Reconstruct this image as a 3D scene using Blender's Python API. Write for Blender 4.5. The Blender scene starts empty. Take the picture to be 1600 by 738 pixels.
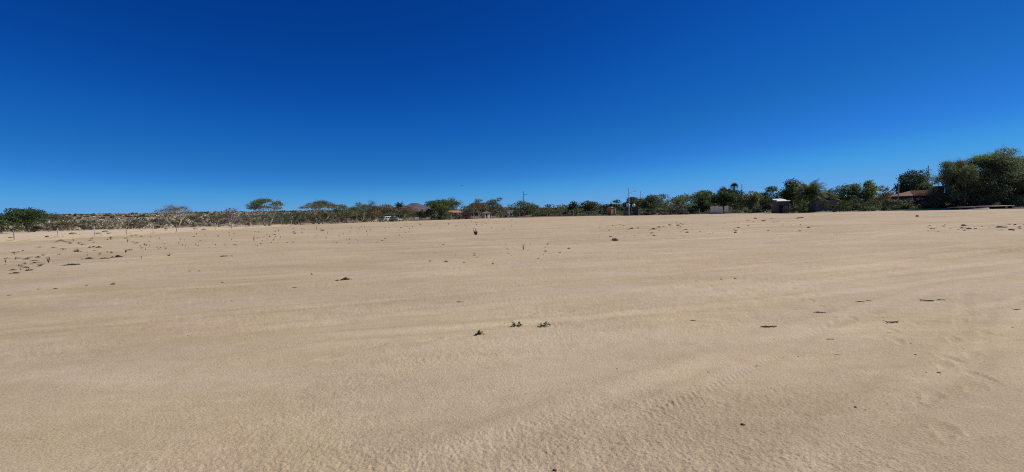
import bpy, math, random
import numpy as np
from mathutils import Vector, Matrix, Euler

R = math.radians
scene = bpy.context.scene
COL = scene.collection

# ------------------------------------------------------------------ camera
F = 700.0                      # focal length in pixels of the 1600-wide photograph
EYE = 1.65
PITCH = math.atan2(43.0, F)    # looking slightly down
ROLL = R(1.5)                  # camera tipped clockwise
fwd = Vector((0, math.cos(PITCH), -math.sin(PITCH)))
right0 = Vector((1, 0, 0)); up0 = right0.cross(fwd)
right = right0 * math.cos(ROLL) - up0 * math.sin(ROLL)
up = up0 * math.cos(ROLL) + right0 * math.sin(ROLL)
CAM = Vector((0, 0, EYE))
cam_data = bpy.data.cameras.new('camera')
cam_data.sensor_width = 36.0
cam_data.lens = 36.0 * F / 1600.0
cam_data.clip_start = 0.05
cam_data.clip_end = 20000
cam = bpy.data.objects.new('camera', cam_data); COL.objects.link(cam)
m = Matrix((right, up, -fwd)).transposed().to_4x4(); m.translation = CAM
cam.matrix_world = m
scene.camera = cam

# ------------------------------------------------------------------ sky, sun, exposure
SUN_EL, SUN_AZ = R(43), R(74)     # azimuth clockwise from the view direction
world = bpy.data.worlds.new('World'); scene.world = world; world.use_nodes = True
wn = world.node_tree.nodes; wl = world.node_tree.links
sky = wn.new('ShaderNodeTexSky'); sky.sky_type = 'NISHITA'; sky.sun_disc = False
sky.sun_elevation = SUN_EL; sky.sun_rotation = SUN_AZ
sky.altitude = 0; sky.air_density = 0.5; sky.dust_density = 0.0; sky.ozone_density = 3.0
bg = wn['Background']; bg.inputs['Strength'].default_value = 0.10
pre = wn.new('ShaderNodeVectorMath'); pre.operation = 'SCALE'; pre.inputs['Scale'].default_value = 0.1; wl.new(sky.outputs[0], pre.inputs[0])
cur = wn.new('ShaderNodeRGBCurve'); wl.new(pre.outputs[0], cur.inputs['Color'])          # one deep clear blue grade for the whole sky
for k, pts in enumerate((((0, 0), (.08, .002), (.15, .010), (.25, .03), (.34, .056), (.5, .115), (.7, .16), (1, .2)),
                         ((0, 0), (.145, .055), (.22, .102), (.28, .135), (.44, .222), (.53, .298), (.65, .352), (.74, .368), (1, .44)),
                         ((0, 0), (.3, .31), (.43, .44), (.56, .51), (.76, .695), (1, .755)))):
    c_ = cur.mapping.curves[k]; c_.points[0].location = pts[0]; c_.points[1].location = pts[-1]
    for q in pts[1:-1]: c_.points.new(*q)
cur.mapping.update()
post = wn.new('ShaderNodeVectorMath'); post.operation = 'SCALE'; post.inputs['Scale'].default_value = 10.0; wl.new(cur.outputs['Color'], post.inputs[0])
wl.new(post.outputs[0], bg.inputs['Color'])
sd = bpy.data.lights.new('sun', 'SUN'); sd.energy = 4.5; sd.angle = R(0.53); sd.color = (1.0, 0.955, 0.885)
sun = bpy.data.objects.new('sun', sd); COL.objects.link(sun)
sv = Vector((math.sin(SUN_AZ) * math.cos(SUN_EL), math.cos(SUN_AZ) * math.cos(SUN_EL), math.sin(SUN_EL)))
sun.rotation_euler = sv.to_track_quat('Z', 'Y').to_euler(); sun.location = sv * 300
scene.view_settings.view_transform = 'Standard'; scene.view_settings.look = 'None'
scene.view_settings.exposure = 0.0; scene.view_settings.gamma = 1.0
scene.cycles.use_denoising = False; scene.cycles.filter_width = 1.1
scene.cycles.max_bounces = 6; scene.cycles.transparent_max_bounces = 6

# ------------------------------------------------------------------ noise and terrain
rng = np.random.default_rng(7)
_PERM = rng.random((512, 512)).astype(np.float64)
def vnoise(x, y, s=0):
    x = np.asarray(x, float) + s * 37.7; y = np.asarray(y, float) + s * 91.3
    xi = np.floor(x).astype(np.int64); yi = np.floor(y).astype(np.int64)
    fx = x - xi; fy = y - yi
    fx = fx * fx * fx * (fx * (fx * 6 - 15) + 10); fy = fy * fy * fy * (fy * (fy * 6 - 15) + 10)
    a = _PERM[xi & 511, yi & 511]; b = _PERM[(xi + 1) & 511, yi & 511]
    c = _PERM[xi & 511, (yi + 1) & 511]; d = _PERM[(xi + 1) & 511, (yi + 1) & 511]
    return (a + (b - a) * fx) * (1 - fy) + (c + (d - c) * fx) * fy - 0.5
def fbm(x, y, o=3, s=0):
    t = 0; a = 1.0
    for i in range(o):
        t = t + a * vnoise(x * 2.03 ** i, y * 2.03 ** i, s + i * 5); a *= 0.5
    return t
def sstep(a, b, x):
    t = np.clip((np.asarray(x, float) - a) / (b - a), 0, 1); return t * t * (3 - 2 * t)
def plane(x, y):
    y = np.asarray(y, float)
    return -0.011 * np.minimum(np.maximum(y, -60), 260.0)
GD = np.array((0.92, 0.39)); GN = np.array((-0.39, 0.92))       # direction the ground was graded in
def band(d, w): return np.exp(-(d / w) ** 2)
def relief(x, y):
    r = np.hypot(x, y)
    u = x * GD[0] + y * GD[1]; v = x * GN[0] + y * GN[1]
    z = 0.05 * fbm(x / 9, y / 9, 3, 1)
    z = z + 0.030 * fbm(u / 7.0, v / 0.9, 3, 9)                # grading streaks
    z = z + 0.012 * fbm(u / 2.2, v / 0.28, 2, 15)
    rough = 0.35 + 0.9 * sstep(-0.12, 0.25, fbm(u / 3.5, v / 1.4, 3, 21))
    z = z + rough * (0.010 * fbm(x / 0.5, y / 0.5, 2, 3) + 0.005 * (0.25 - np.abs(vnoise(x / 0.09, y / 0.09, 4))) + 0.0035 * vnoise(x / 0.034, y / 0.034, 6) + 0.0050 * vnoise(x / 0.018, y / 0.018, 8))
    # tyre tracks with tread lugs
    for (px, py, dx, dy, ww) in ((0.20, 2.9, 0.80, 0.60, 0.10), (-4.5, 7.2, 0.97, 0.25, 0.11), (-4.2, 8.9, 0.97, 0.25, 0.11), (4.0, 4.0, 0.72, 0.69, 0.10), (11.9, 13.0, 0.95, 0.32, 0.2)):
        a = (x - px) * dx + (y - py) * dy; d = -(x - px) * dy + (y - py) * dx + 0.05 * vnoise(a / 1.5, a * 0, 31)
        k = band(d, ww) * sstep(-1.0, 0.3, a) * (1 - sstep(5.5, 7.5, a)) * (0.5 + vnoise(a / 0.7, d, 33))
        z = z - 0.012 * k + 0.006 * k * np.sin((a * 1.0 + np.abs(d) * 0.9) * 2 * math.pi / 0.075) + 0.005 * band(np.abs(d) - 1.5 * ww, 0.05) * np.minimum(1, k * 3)
    # furrow on the right
    a = (x - 11.9) * 0.94 + (y - 13.0) * 0.34; d = -(x - 11.9) * 0.34 + (y - 13.0) * 0.94
    k = sstep(-0.4, 0.8, a) * (1 - sstep(5.5, 8, a))
    z = z + k * (0.07 * band(d - 0.16, 0.12) - 0.06 * band(d + 0.10, 0.12))
    return z * (1 - sstep(150, 400, r))
_fp = []
_rf = random.Random(5)
for (sx, sy, dx, dy, n) in ((4.2, 3.4, 0.25, 0.97, 12), (3.0, 3.1, 0.75, 0.66, 9), (6.2, 4.2, -0.35, 0.94, 12), (-2.2, 5.2, 0.8, 0.6, 7)):
    for i in range(n):
        s = 0.10 if i % 2 else -0.10
        _fp.append((sx + dx * i * 0.62 - dy * s + _rf.uniform(-.06, .06), sy + dy * i * 0.62 + dx * s + _rf.uniform(-.06, .06), math.atan2(dy, dx) + _rf.uniform(-.2, .2)))
def footprints(x, y, z):
    for (fx, fy, a) in _fp:
        m_ = (np.abs(x - fx) < .35) & (np.abs(y - fy) < .35)
        if not m_.any(): continue
        dx = x[m_] - fx; dy = y[m_] - fy
        u = dx * math.cos(a) + dy * math.sin(a); v = -dx * math.sin(a) + dy * math.cos(a)
        e = (u / 0.14) ** 2 + (v / (0.052 + 0.012 * np.sign(u))) ** 2
        z[m_] += -0.009 * np.exp(-e ** 2) + 0.004 * np.exp(-((e - 2.2) / 0.9) ** 2)
    return z
def ground_z(x, y):
    return float(plane(x, y) + relief(np.array([float(x)]), np.array([float(y)]))[0])

def ray(px, py):
    return (fwd * F + right * (px - 800.0) + up * (369.0 - py)).normalized()
def at(px, py, D):                      # world point on a viewing ray at forward distance D
    d = ray(px, py); return CAM + d * ((D - CAM.y) / d.y)
def base(px, D):                        # ground point at forward distance D in a given column
    py = 335.0
    for _ in range(8):
        p = at(px, py, D); g = ground_z(p.x, p.y)
        py += (p.z - g) * F / D
    return Vector((p.x, p.y, g))
def on_ground(px, py):                  # ground point seen at a pixel
    t = 5.0; d = ray(px, py)
    for _ in range(40):
        p = CAM + d * t; g = float(plane(p.x, p.y)); t += (p.z - g) / max(1e-4, -d.z - 0.011 * d.y) * 0.9
        t = max(0.5, min(t, 300))
    p = CAM + d * t
    return Vector((p.x, p.y, ground_z(p.x, p.y)))

# ------------------------------------------------------------------ object helpers
def tag(o, label=None, cat=None, group=None, kind=None):
    if label: o['label'] = label
    if cat: o['category'] = cat
    if group: o['group'] = group
    if kind: o['kind'] = kind
    return o
def empty(name, loc, rz=0.0, label=None, cat=None, group=None):
    o = bpy.data.objects.new(name, None); COL.objects.link(o)
    o.location = loc; o.rotation_euler = (0, 0, rz); o.empty_display_size = 0.2
    return tag(o, label, cat, group)
def mesh_np(name, V, Q, smooth=False):
    me = bpy.data.meshes.new(name); V = np.asarray(V, np.float32); Q = np.asarray(Q, np.int32)
    n = Q.shape[1]
    me.vertices.add(len(V)); me.vertices.foreach_set('co', V.ravel())
    me.loops.add(Q.size); me.loops.foreach_set('vertex_index', Q.ravel())
    me.polygons.add(len(Q)); me.polygons.foreach_set('loop_start', np.arange(len(Q), dtype=np.int32) * n)
    me.polygons.foreach_set('loop_total', np.full(len(Q), n, np.int32))
    if smooth: me.polygons.foreach_set('use_smooth', np.ones(len(Q), bool))
    me.update(calc_edges=True)
    return me
class MB:
    def __init__(s): s.v = []; s.f = []
    def quad(s, a, b, c, d):
        n = len(s.v); s.v += [tuple(a), tuple(b), tuple(c), tuple(d)]; s.f.append((n, n + 1, n + 2, n + 3))
    def tri(s, a, b, c):
        n = len(s.v); s.v += [tuple(a), tuple(b), tuple(c)]; s.f.append((n, n + 1, n + 2))
    def box(s, cx, cy, cz, sx, sy, sz, rz=0.0, tx=1.0):
        n = len(s.v); c, q = math.cos(rz), math.sin(rz)
        for dz in (-.5, .5):
            for dx, dy in ((-.5, -.5), (.5, -.5), (.5, .5), (-.5, .5)):
                k = tx if dz > 0 else 1.0
                x, y = dx * sx * k, dy * sy * k
                s.v.append((cx + x * c - y * q, cy + x * q + y * c, cz + dz * sz))
        for f in ((3, 2, 1, 0), (4, 5, 6, 7), (0, 1, 5, 4), (1, 2, 6, 5), (2, 3, 7, 6), (3, 0, 4, 7)): s.f.append(tuple(n + i for i in f))
    def tube(s, pts, rad, n=6, cap=True):
        pts = [Vector(p) for p in pts]; k0 = len(s.v)
        for i, p in enumerate(pts):
            t = (pts[min(i + 1, len(pts) - 1)] - pts[max(i - 1, 0)])
            t = t.normalized() if t.length > 1e-9 else Vector((0, 0, 1))
            a = t.cross(Vector((0.31, 0.95, 0.02))); a = a.normalized() if a.length > 1e-3 else Vector((1, 0, 0))
            b = t.cross(a)
            for j in range(n):
                th = 2 * math.pi * j / n
                s.v.append(tuple(p + (a * math.cos(th) + b * math.sin(th)) * rad[i]))
        for i in range(len(pts) - 1):
            for j in range(n):
                q = k0 + i * n; s.f.append((q + j, q + (j + 1) % n, q + n + (j + 1) % n, q + n + j))
        if cap:
            s.f.append(tuple(k0 + j for j in reversed(range(n)))); q = k0 + (len(pts) - 1) * n; s.f.append(tuple(q + j for j in range(n)))
    def prism(s, prof, y0, y1):           # x-z outline extruded along y
        n = len(s.v); k = len(prof)
        for y in (y0, y1):
            for x, z in prof: s.v.append((x, y, z))
        s.f.append(tuple(n + i for i in range(k))); s.f.append(tuple(n + k + i for i in reversed(range(k))))
        for i in range(k): s.f.append((n + (i + 1) % k, n + i, n + k + i, n + k + (i + 1) % k))
    def mesh(s, name, smooth=False):
        me = bpy.data.meshes.new(name); me.from_pydata(s.v, [], s.f)
        if smooth: me.polygons.foreach_set('use_smooth', np.ones(len(s.f), bool))
        me.update(); return me
    def build(s, name, mat, parent=None, smooth=False, loc=None, bevel=0):
        return obj(name, s.mesh(name, smooth), mat, parent, loc, bevel)
def obj(name, me, mat, parent=None, loc=None, bevel=0):
    if mat and not me.materials: me.materials.append(mat)
    o = bpy.data.objects.new(name, me); COL.objects.link(o)
    if parent is not None: o.parent = parent
    if loc is not None: o.location = loc
    if bevel:
        b = o.modifiers.new('bevel', 'BEVEL'); b.width = bevel; b.segments = 2; b.limit_method = 'ANGLE'
    return o

# ------------------------------------------------------------------ materials
def mat_new(name):
    m_ = bpy.data.materials.new(name); m_.use_nodes = True
    return m_, m_.node_tree.nodes, m_.node_tree.links, m_.node_tree.nodes['Principled BSDF']
def ramp(N, stops):
    r = N.new('ShaderNodeValToRGB'); e = r.color_ramp.elements
    while len(e) < len(stops): e.new(0.5)
    for i, (p, c) in enumerate(stops): e[i].position = p; e[i].color = (c[0], c[1], c[2], 1)
    return r
def paint(name, col, rough=0.7, var=0.25, scale=3.0, metal=0.0, bump=0.0, spec=0.3):
    m_, N, L, B = mat_new(name)
    tc = N.new('ShaderNodeTexCoord'); n = N.new('ShaderNodeTexNoise'); n.inputs['Scale'].default_value = scale; n.inputs['Detail'].default_value = 6; n.inputs['Roughness'].default_value = 0.65
    L.new(tc.outputs['Object'], n.inputs['Vector'])
    lo = [c * (1 - var) for c in col]; hi = [min(1, c * (1 + var)) for c in col]
    r = ramp(N, [(0.3, lo), (0.7, hi)]); L.new(n.outputs['Fac'], r.inputs['Fac']); L.new(r.outputs['Color'], B.inputs['Base Color'])
    B.inputs['Roughness'].default_value = rough; B.inputs['Metallic'].default_value = metal; B.inputs['Specular IOR Level'].default_value = spec
    if bump:
        b = N.new('ShaderNodeBump'); b.inputs['Strength'].default_value = 0.6; b.inputs['Distance'].default_value = bump
        L.new(n.outputs['Fac'], b.inputs['Height']); L.new(b.outputs[0], B.inputs['Normal'])
    return m_
def leafmat(name, dark, light, trans=0.25, clump=0.9, isl=0.55, nz=0.5, lo=0.15, hi=0.95):
    if name.startswith('leaf_') and 'sage' not in name and 'hill' not in name: dark = [c * 1.6 for c in dark]; light = [c * 1.85 for c in light]; trans = min(0.5, trans + 0.14)
    m_, N, L, B = mat_new(name)
    g = N.new('ShaderNodeNewGeometry'); tc = N.new('ShaderNodeTexCoord')
    n = N.new('ShaderNodeTexNoise'); n.inputs['Scale'].default_value = clump; n.inputs['Detail'].default_value = 3; L.new(tc.outputs['Object'], n.inputs['Vector'])
    a = N.new('ShaderNodeMath'); a.operation = 'MULTIPLY_ADD'; a.inputs[1].default_value = isl; L.new(g.outputs['Random Per Island'], a.inputs[0])
    b = N.new('ShaderNodeMath'); b.operation = 'MULTIPLY'; b.inputs[1].default_value = nz; L.new(n.outputs['Fac'], b.inputs[0]); L.new(b.outputs[0], a.inputs[2])
    r = ramp(N, [(lo, dark), (hi, light)]); L.new(a.outputs[0], r.inputs['Fac'])
    L.new(r.outputs['Color'], B.inputs['Base Color']); B.inputs['Roughness'].default_value = 0.65; B.inputs['Specular IOR Level'].default_value = 0.25
    t = N.new('ShaderNodeBsdfTranslucent'); L.new(r.outputs['Color'], t.inputs['Color'])
    mx = N.new('ShaderNodeMixShader'); mx.inputs[0].default_value = trans
    L.new(B.outputs[0], mx.inputs[1]); L.new(t.outputs[0], mx.inputs[2]); L.new(mx.outputs[0], N['Material Output'].inputs['Surface'])
    return m_
def sandmat(name, stops, fine=True, dark=1.0):
    m_, N, L, B = mat_new(name)
    tc = N.new('ShaderNodeTexCoord')
    mp = N.new('ShaderNodeMapping'); mp.inputs['Rotation'].default_value = (0, 0, -math.atan2(GD[1], GD[0])); mp.inputs['Scale'].default_value = (0.2, 0.6, 1)
    L.new(tc.outputs['Object'], mp.inputs['Vector'])
    n1 = N.new('ShaderNodeTexNoise'); n1.inputs['Scale'].default_value = 1.0; n1.inputs['Detail'].default_value = 7; n1.inputs['Roughness'].default_value = 0.62; L.new(mp.outputs[0], n1.inputs['Vector'])
    n2 = N.new('ShaderNodeTexNoise'); n2.inputs['Scale'].default_value = 0.9; n2.inputs['Detail'].default_value = 5; n2.inputs['Distortion'].default_value = 0.6
    mp2 = N.new('ShaderNodeMapping'); mp2.inputs['Rotation'].default_value = (0, 0, -math.atan2(GD[1], GD[0]) + 0.25); mp2.inputs['Scale'].default_value = (0.22, 0.42, 1); mp2.inputs['Location'].default_value = (5, 9, 0)
    L.new(tc.outputs['Object'], mp2.inputs['Vector']); L.new(mp2.outputs[0], n2.inputs['Vector'])
    n3 = N.new('ShaderNodeTexNoise'); n3.inputs['Scale'].default_value = 75.0; n3.inputs['Detail'].default_value = 4; n3.inputs['Roughness'].default_value = 0.7; L.new(tc.outputs['Object'], n3.inputs['Vector'])
    n4 = N.new('ShaderNodeTexNoise'); n4.inputs['Scale'].default_value = 5.0; n4.inputs['Detail'].default_value = 5; n4.inputs['Roughness'].default_value = 0.65; L.new(tc.outputs['Object'], n4.inputs['Vector'])
    a = N.new('ShaderNodeMath'); a.operation = 'MULTIPLY_ADD'; a.inputs[1].default_value = 0.62; L.new(n1.outputs['Fac'], a.inputs[0])
    b = N.new('ShaderNodeMath'); b.operation = 'MULTIPLY'; b.inputs[1].default_value = 0.38; L.new(n4.outputs['Fac'], b.inputs[0]); L.new(b.outputs[0], a.inputs[2])
    r = ramp(N, stops); L.new(a.outputs[0], r.inputs['Fac'])
    # broad greyer and yellower areas
    r2 = ramp(N, [(0.32, (1.0, 0.995, 1.02)), (0.45, (0.985, 1.005, 1.0)), (0.55, (1.0, 1.022, 0.965)), (0.68, (1.02, 1.01, 1.0))]); L.new(n2.outputs['Fac'], r2.inputs['Fac'])
    mx = N.new('ShaderNodeMix'); mx.data_type = 'RGBA'; mx.blend_type = 'MULTIPLY'; mx.inputs[0].default_value = 1.0
    L.new(r.outputs['Color'], mx.inputs[6]); L.new(r2.outputs['Color'], mx.inputs[7])
    # grain
    r3 = ramp(N, [(0.32, (0.70, 0.68, 0.66)), (0.5, (1.0, 1.0, 1.0)), (0.70, (1.22, 1.22, 1.22))]); L.new(n3.outputs['Fac'], r3.inputs['Fac'])
    m2 = N.new('ShaderNodeMix'); m2.data_type = 'RGBA'; m2.blend_type = 'MULTIPLY'; m2.inputs[0].default_value = 1.0
    L.new(mx.outputs[2], m2.inputs[6]); L.new(r3.outputs['Color'], m2.inputs[7])
    # pale scrapes and rubbed streaks along the grading direction
    mp3 = N.new('ShaderNodeMapping'); mp3.inputs['Rotation'].default_value = (0, 0, -math.atan2(GD[1], GD[0]) - 0.12); mp3.inputs['Scale'].default_value = (0.22, 1.9, 1); L.new(tc.outputs['Object'], mp3.inputs['Vector'])
    n6 = N.new('ShaderNodeTexNoise'); n6.inputs['Scale'].default_value = 0.8; n6.inputs['Detail'].default_value = 4; n6.inputs['Distortion'].default_value = 0.5; L.new(mp3.outputs[0], n6.inputs['Vector'])
    r6 = ramp(N, [(0.485, (1, 1, 1)), (0.5, (1.13, 1.12, 1.12)), (0.515, (1, 1, 1)), (0.60, (1, 1, 1)), (0.63, (0.92, 0.91, 0.89)), (0.66, (1, 1, 1))]); L.new(n6.outputs['Fac'], r6.inputs['Fac'])
    m6 = N.new('ShaderNodeMix'); m6.data_type = 'RGBA'; m6.blend_type = 'MULTIPLY'; L.new(n4.outputs['Fac'], m6.inputs[0])
    L.new(m2.outputs[2], m6.inputs[6]); L.new(r6.outputs['Color'], m6.inputs[7])
    # small dark specks of grit
    vo = N.new('ShaderNodeTexVoronoi'); vo.inputs['Scale'].default_value = 9.0; L.new(tc.outputs['Object'], vo.inputs['Vector'])
    r4 = ramp(N, [(0.035, (0.45, 0.42, 0.38)), (0.06, (1, 1, 1))]); L.new(vo.outputs['Distance'], r4.inputs['Fac'])
    m3 = N.new('ShaderNodeMix'); m3.data_type = 'RGBA'; m3.blend_type = 'MULTIPLY'; m3.inputs[0].default_value = 0.8
    L.new(m6.outputs[2], m3.inputs[6]); L.new(r4.outputs['Color'], m3.inputs[7])
    if name == 'sand':            # packed pale wheel marks and looser darker soil
        aw = N.new('ShaderNodeAttribute'); aw.attribute_name = 'wear'
        r7 = ramp(N, [(0.0, (0.84, 0.825, 0.80)), (0.5, (1, 1, 1)), (1.0, (1.15, 1.155, 1.17))]); mr = N.new('ShaderNodeMapRange'); mr.inputs['From Min'].default_value = -0.75; mr.inputs['From Max'].default_value = 0.75
        L.new(aw.outputs['Fac'], mr.inputs['Value']); L.new(mr.outputs['Result'], r7.inputs['Fac'])
        m7 = N.new('ShaderNodeMix'); m7.data_type = 'RGBA'; m7.blend_type = 'MULTIPLY'; m7.inputs[0].default_value = 1.0
        L.new(m3.outputs[2], m7.inputs[6]); L.new(r7.outputs['Color'], m7.inputs[7]); L.new(m7.outputs[2], B.inputs['Base Color'])
    else: L.new(m3.outputs[2], B.inputs['Base Color'])
    B.inputs['Roughness'].default_value = 0.95; B.inputs['Specular IOR Level'].default_value = 0.08
    n5 = N.new('ShaderNodeTexNoise'); n5.inputs['Scale'].default_value = 48.0; n5.inputs['Detail'].default_value = 5; n5.inputs['Roughness'].default_value = 0.6; L.new(tc.outputs['Object'], n5.inputs['Vector'])
    b1 = N.new('ShaderNodeBump'); b1.inputs['Strength'].default_value = 0.55; b1.inputs['Distance'].default_value = 0.016; L.new(n5.outputs['Fac'], b1.inputs['Height'])
    L.new(b1.outputs[0], B.inputs['Normal'])
    return m_
M = {}
M['sand'] = sandmat('sand', [(0.28, (0.392, 0.295, 0.186)), (0.45, (0.462, 0.355, 0.229)), (0.56, (0.502, 0.392, 0.263)), (0.72, (0.555, 0.448, 0.320))])
M['road'] = sandmat('road_sand', [(0.25, (0.52, 0.40, 0.255)), (0.5, (0.60, 0.48, 0.32)), (0.8, (0.66, 0.55, 0.38))])
M['bank'] = sandmat('bank_earth', [(0.25, (0.40, 0.29, 0.165)), (0.5, (0.51, 0.385, 0.23)), (0.8, (0.60, 0.475, 0.30))])
M['dirt'] = sandmat('dirt_and_tree_shade', [(0.25, (0.13, 0.105, 0.08)), (0.5, (0.20, 0.165, 0.125)), (0.8, (0.30, 0.25, 0.19))])  # earth of the mounds; on the litter strip its darkness paints in tree shade
M['hill'] = sandmat('hill_soil', [(0.3, (0.12, 0.085, 0.06)), (0.5, (0.20, 0.145, 0.10)), (0.75, (0.34, 0.26, 0.18))])
M['rock'] = paint('rock_earth', (0.26, 0.21, 0.15), 0.95, 0.3, 4, bump=0.02)
M['mountain'] = paint('haze_tinted_rock', (0.095, 0.08, 0.09), 0.95, 0.4, 0.006)  # purple haze of distance painted into the rock colour
M['ridge'] = paint('ridge_scrub', (0.038, 0.04, 0.048), 0.95, 0.4, 0.02)
M['bark'] = paint('bark_grey', (0.20, 0.175, 0.145), 0.9, 0.35, 2.5)
M['bark_pale'] = paint('bark_pale', (0.40, 0.36, 0.30), 0.9, 0.3, 2.5)
M['bark_dark'] = paint('bark_dark', (0.085, 0.07, 0.055), 0.9, 0.35, 2.5)
M['twig'] = leafmat('twig_grey', (0.13, 0.115, 0.095), (0.26, 0.235, 0.20), 0.05)
M['twig_brown'] = leafmat('twig_brown', (0.085, 0.06, 0.04), (0.20, 0.145, 0.09), 0.08)
M['dark'] = leafmat('leaf_dark', (0.018, 0.030, 0.013), (0.068, 0.095, 0.034), 0.24)
M['green'] = leafmat('leaf_green', (0.026, 0.042, 0.012), (0.105, 0.14, 0.038), 0.30)
M['bright'] = leafmat('leaf_bright', (0.04, 0.062, 0.014), (0.15, 0.18, 0.045), 0.32)
M['yellow'] = leafmat('leaf_yellow', (0.06, 0.066, 0.016), (0.20, 0.20, 0.06), 0.32)
M['mesq'] = leafmat('leaf_mesquite', (0.046, 0.060, 0.028), (0.140, 0.170, 0.078), 0.32)
M['mesq_dark'] = leafmat('leaf_mesquite_dark', (0.034, 0.046, 0.022), (0.105, 0.130, 0.058), 0.30)
M['olive'] = leafmat('leaf_olive', (0.045, 0.042, 0.020), (0.14, 0.125, 0.055), 0.25)
M['brown'] = leafmat('leaf_brown', (0.062, 0.050, 0.028), (0.17, 0.135, 0.075), 0.22)
M['rust'] = leafmat('leaf_rust', (0.075, 0.055, 0.028), (0.19, 0.145, 0.075), 0.22)
M['sage'] = leafmat('leaf_sage', (0.20, 0.18, 0.11), (0.62, 0.56, 0.37), 0.15)
M['sage_dark'] = leafmat('leaf_sage_dark', (0.07, 0.07, 0.045), (0.22, 0.21, 0.14), 0.15)
M['hillscrub'] = leafmat('leaf_hillscrub', (0.06, 0.042, 0.030), (0.66, 0.57, 0.39), 0.15, 0.13, 0.16, 0.9, 0.40, 0.64)
M['palm'] = leafmat('frond_palm', (0.045, 0.066, 0.018), (0.20, 0.24, 0.065), 0.35)
M['palm_dark'] = leafmat('leaf_palm_dark', (0.012, 0.018, 0.008), (0.04, 0.055, 0.02), 0.15)
M['palm_dry'] = leafmat('frond_palm_dry', (0.10, 0.08, 0.05), (0.26, 0.21, 0.14), 0.15)
M['weed_dry'] = leafmat('weed_dry', (0.16, 0.125, 0.065), (0.38, 0.31, 0.17), 0.3, 6)
M['weed_olive'] = leafmat('weed_olive', (0.085, 0.078, 0.036), (0.24, 0.205, 0.10), 0.3, 6)
M['weed_green'] = leafmat('weed_green', (0.014, 0.032, 0.010), (0.055, 0.105, 0.03), 0.2, 12)
M['deadwood'] = paint('dead_wood', (0.075, 0.058, 0.042), 0.9, 0.4, 30)
M['post'] = paint('post_wood', (0.30, 0.26, 0.21), 0.9, 0.25, 6)
M['post_pale'] = paint('post_concrete', (0.50, 0.48, 0.43), 0.9, 0.15, 6)
M['post_dark'] = paint('post_dark_wood', (0.13, 0.105, 0.08), 0.9, 0.25, 6)
M['wire'] = paint('wire_steel', (0.25, 0.24, 0.23), 0.6, 0.1, 5, metal=0.6)
M['pole'] = paint('pole_wood', (0.17, 0.15, 0.13), 0.85, 0.2, 4)
M['pole_grey'] = paint('pole_concrete', (0.36, 0.35, 0.33), 0.85, 0.12, 4)
M['brick'] = paint('terracotta_wall', (0.40, 0.17, 0.085), 0.9, 0.3, 6)
M['tile'] = paint('terracotta_roof', (0.36, 0.19, 0.13), 0.85, 0.25, 5)
M['white'] = paint('white_paint', (0.74, 0.73, 0.70), 0.6, 0.08, 3)
M['offwhite'] = paint('weathered_white', (0.52, 0.50, 0.44), 0.8, 0.2, 3)
M['panel'] = paint('sheet_metal', (0.74, 0.66, 0.48), 0.6, 0.22, 2.5)
M['darkwall'] = paint('dark_wall', (0.12, 0.095, 0.075), 0.9, 0.25, 2)
M['greywall'] = paint('grey_block_wall', (0.20, 0.185, 0.175), 0.9, 0.2, 2)
M['shade'] = paint('weathered_boards', (0.16, 0.15, 0.14), 0.9, 0.3, 3)
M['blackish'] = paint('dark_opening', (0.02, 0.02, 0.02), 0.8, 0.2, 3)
M['glass'] = paint('window_glass', (0.03, 0.04, 0.045), 0.12, 0.1, 1, spec=0.6)
M['car_white'] = paint('car_white', (0.48, 0.48, 0.48), 0.3, 0.06, 2, spec=0.5)
M['car_blue'] = paint('car_grey_blue', (0.22, 0.27, 0.33), 0.3, 0.08, 2, spec=0.5)
M['car_red'] = paint('car_red', (0.30, 0.045, 0.05), 0.35, 0.1, 2, spec=0.5)
M['car_dark'] = paint('car_dark', (0.035, 0.036, 0.04), 0.35, 0.1, 2, spec=0.5)
M['tyre'] = paint('tyre_rubber', (0.025, 0.024, 0.023), 0.85, 0.15, 6)
M['chrome'] = paint('bright_metal', (0.55, 0.55, 0.55), 0.35, 0.08, 4, metal=0.7)
M['lamp'] = paint('lamp_lens', (0.75, 0.74, 0.70), 0.2, 0.05, 4)
M['timber'] = paint('weathered_timber', (0.27, 0.245, 0.20), 0.9, 0.3, 4)
M['timber_pale'] = paint('pale_timber', (0.50, 0.44, 0.36), 0.9, 0.2, 4)
M['rustpost'] = paint('ochre_post', (0.36, 0.23, 0.09), 0.9, 0.2, 5)
M['bird'] = paint('bird_feathers', (0.02, 0.02, 0.02), 0.8, 0.2, 4)

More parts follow.
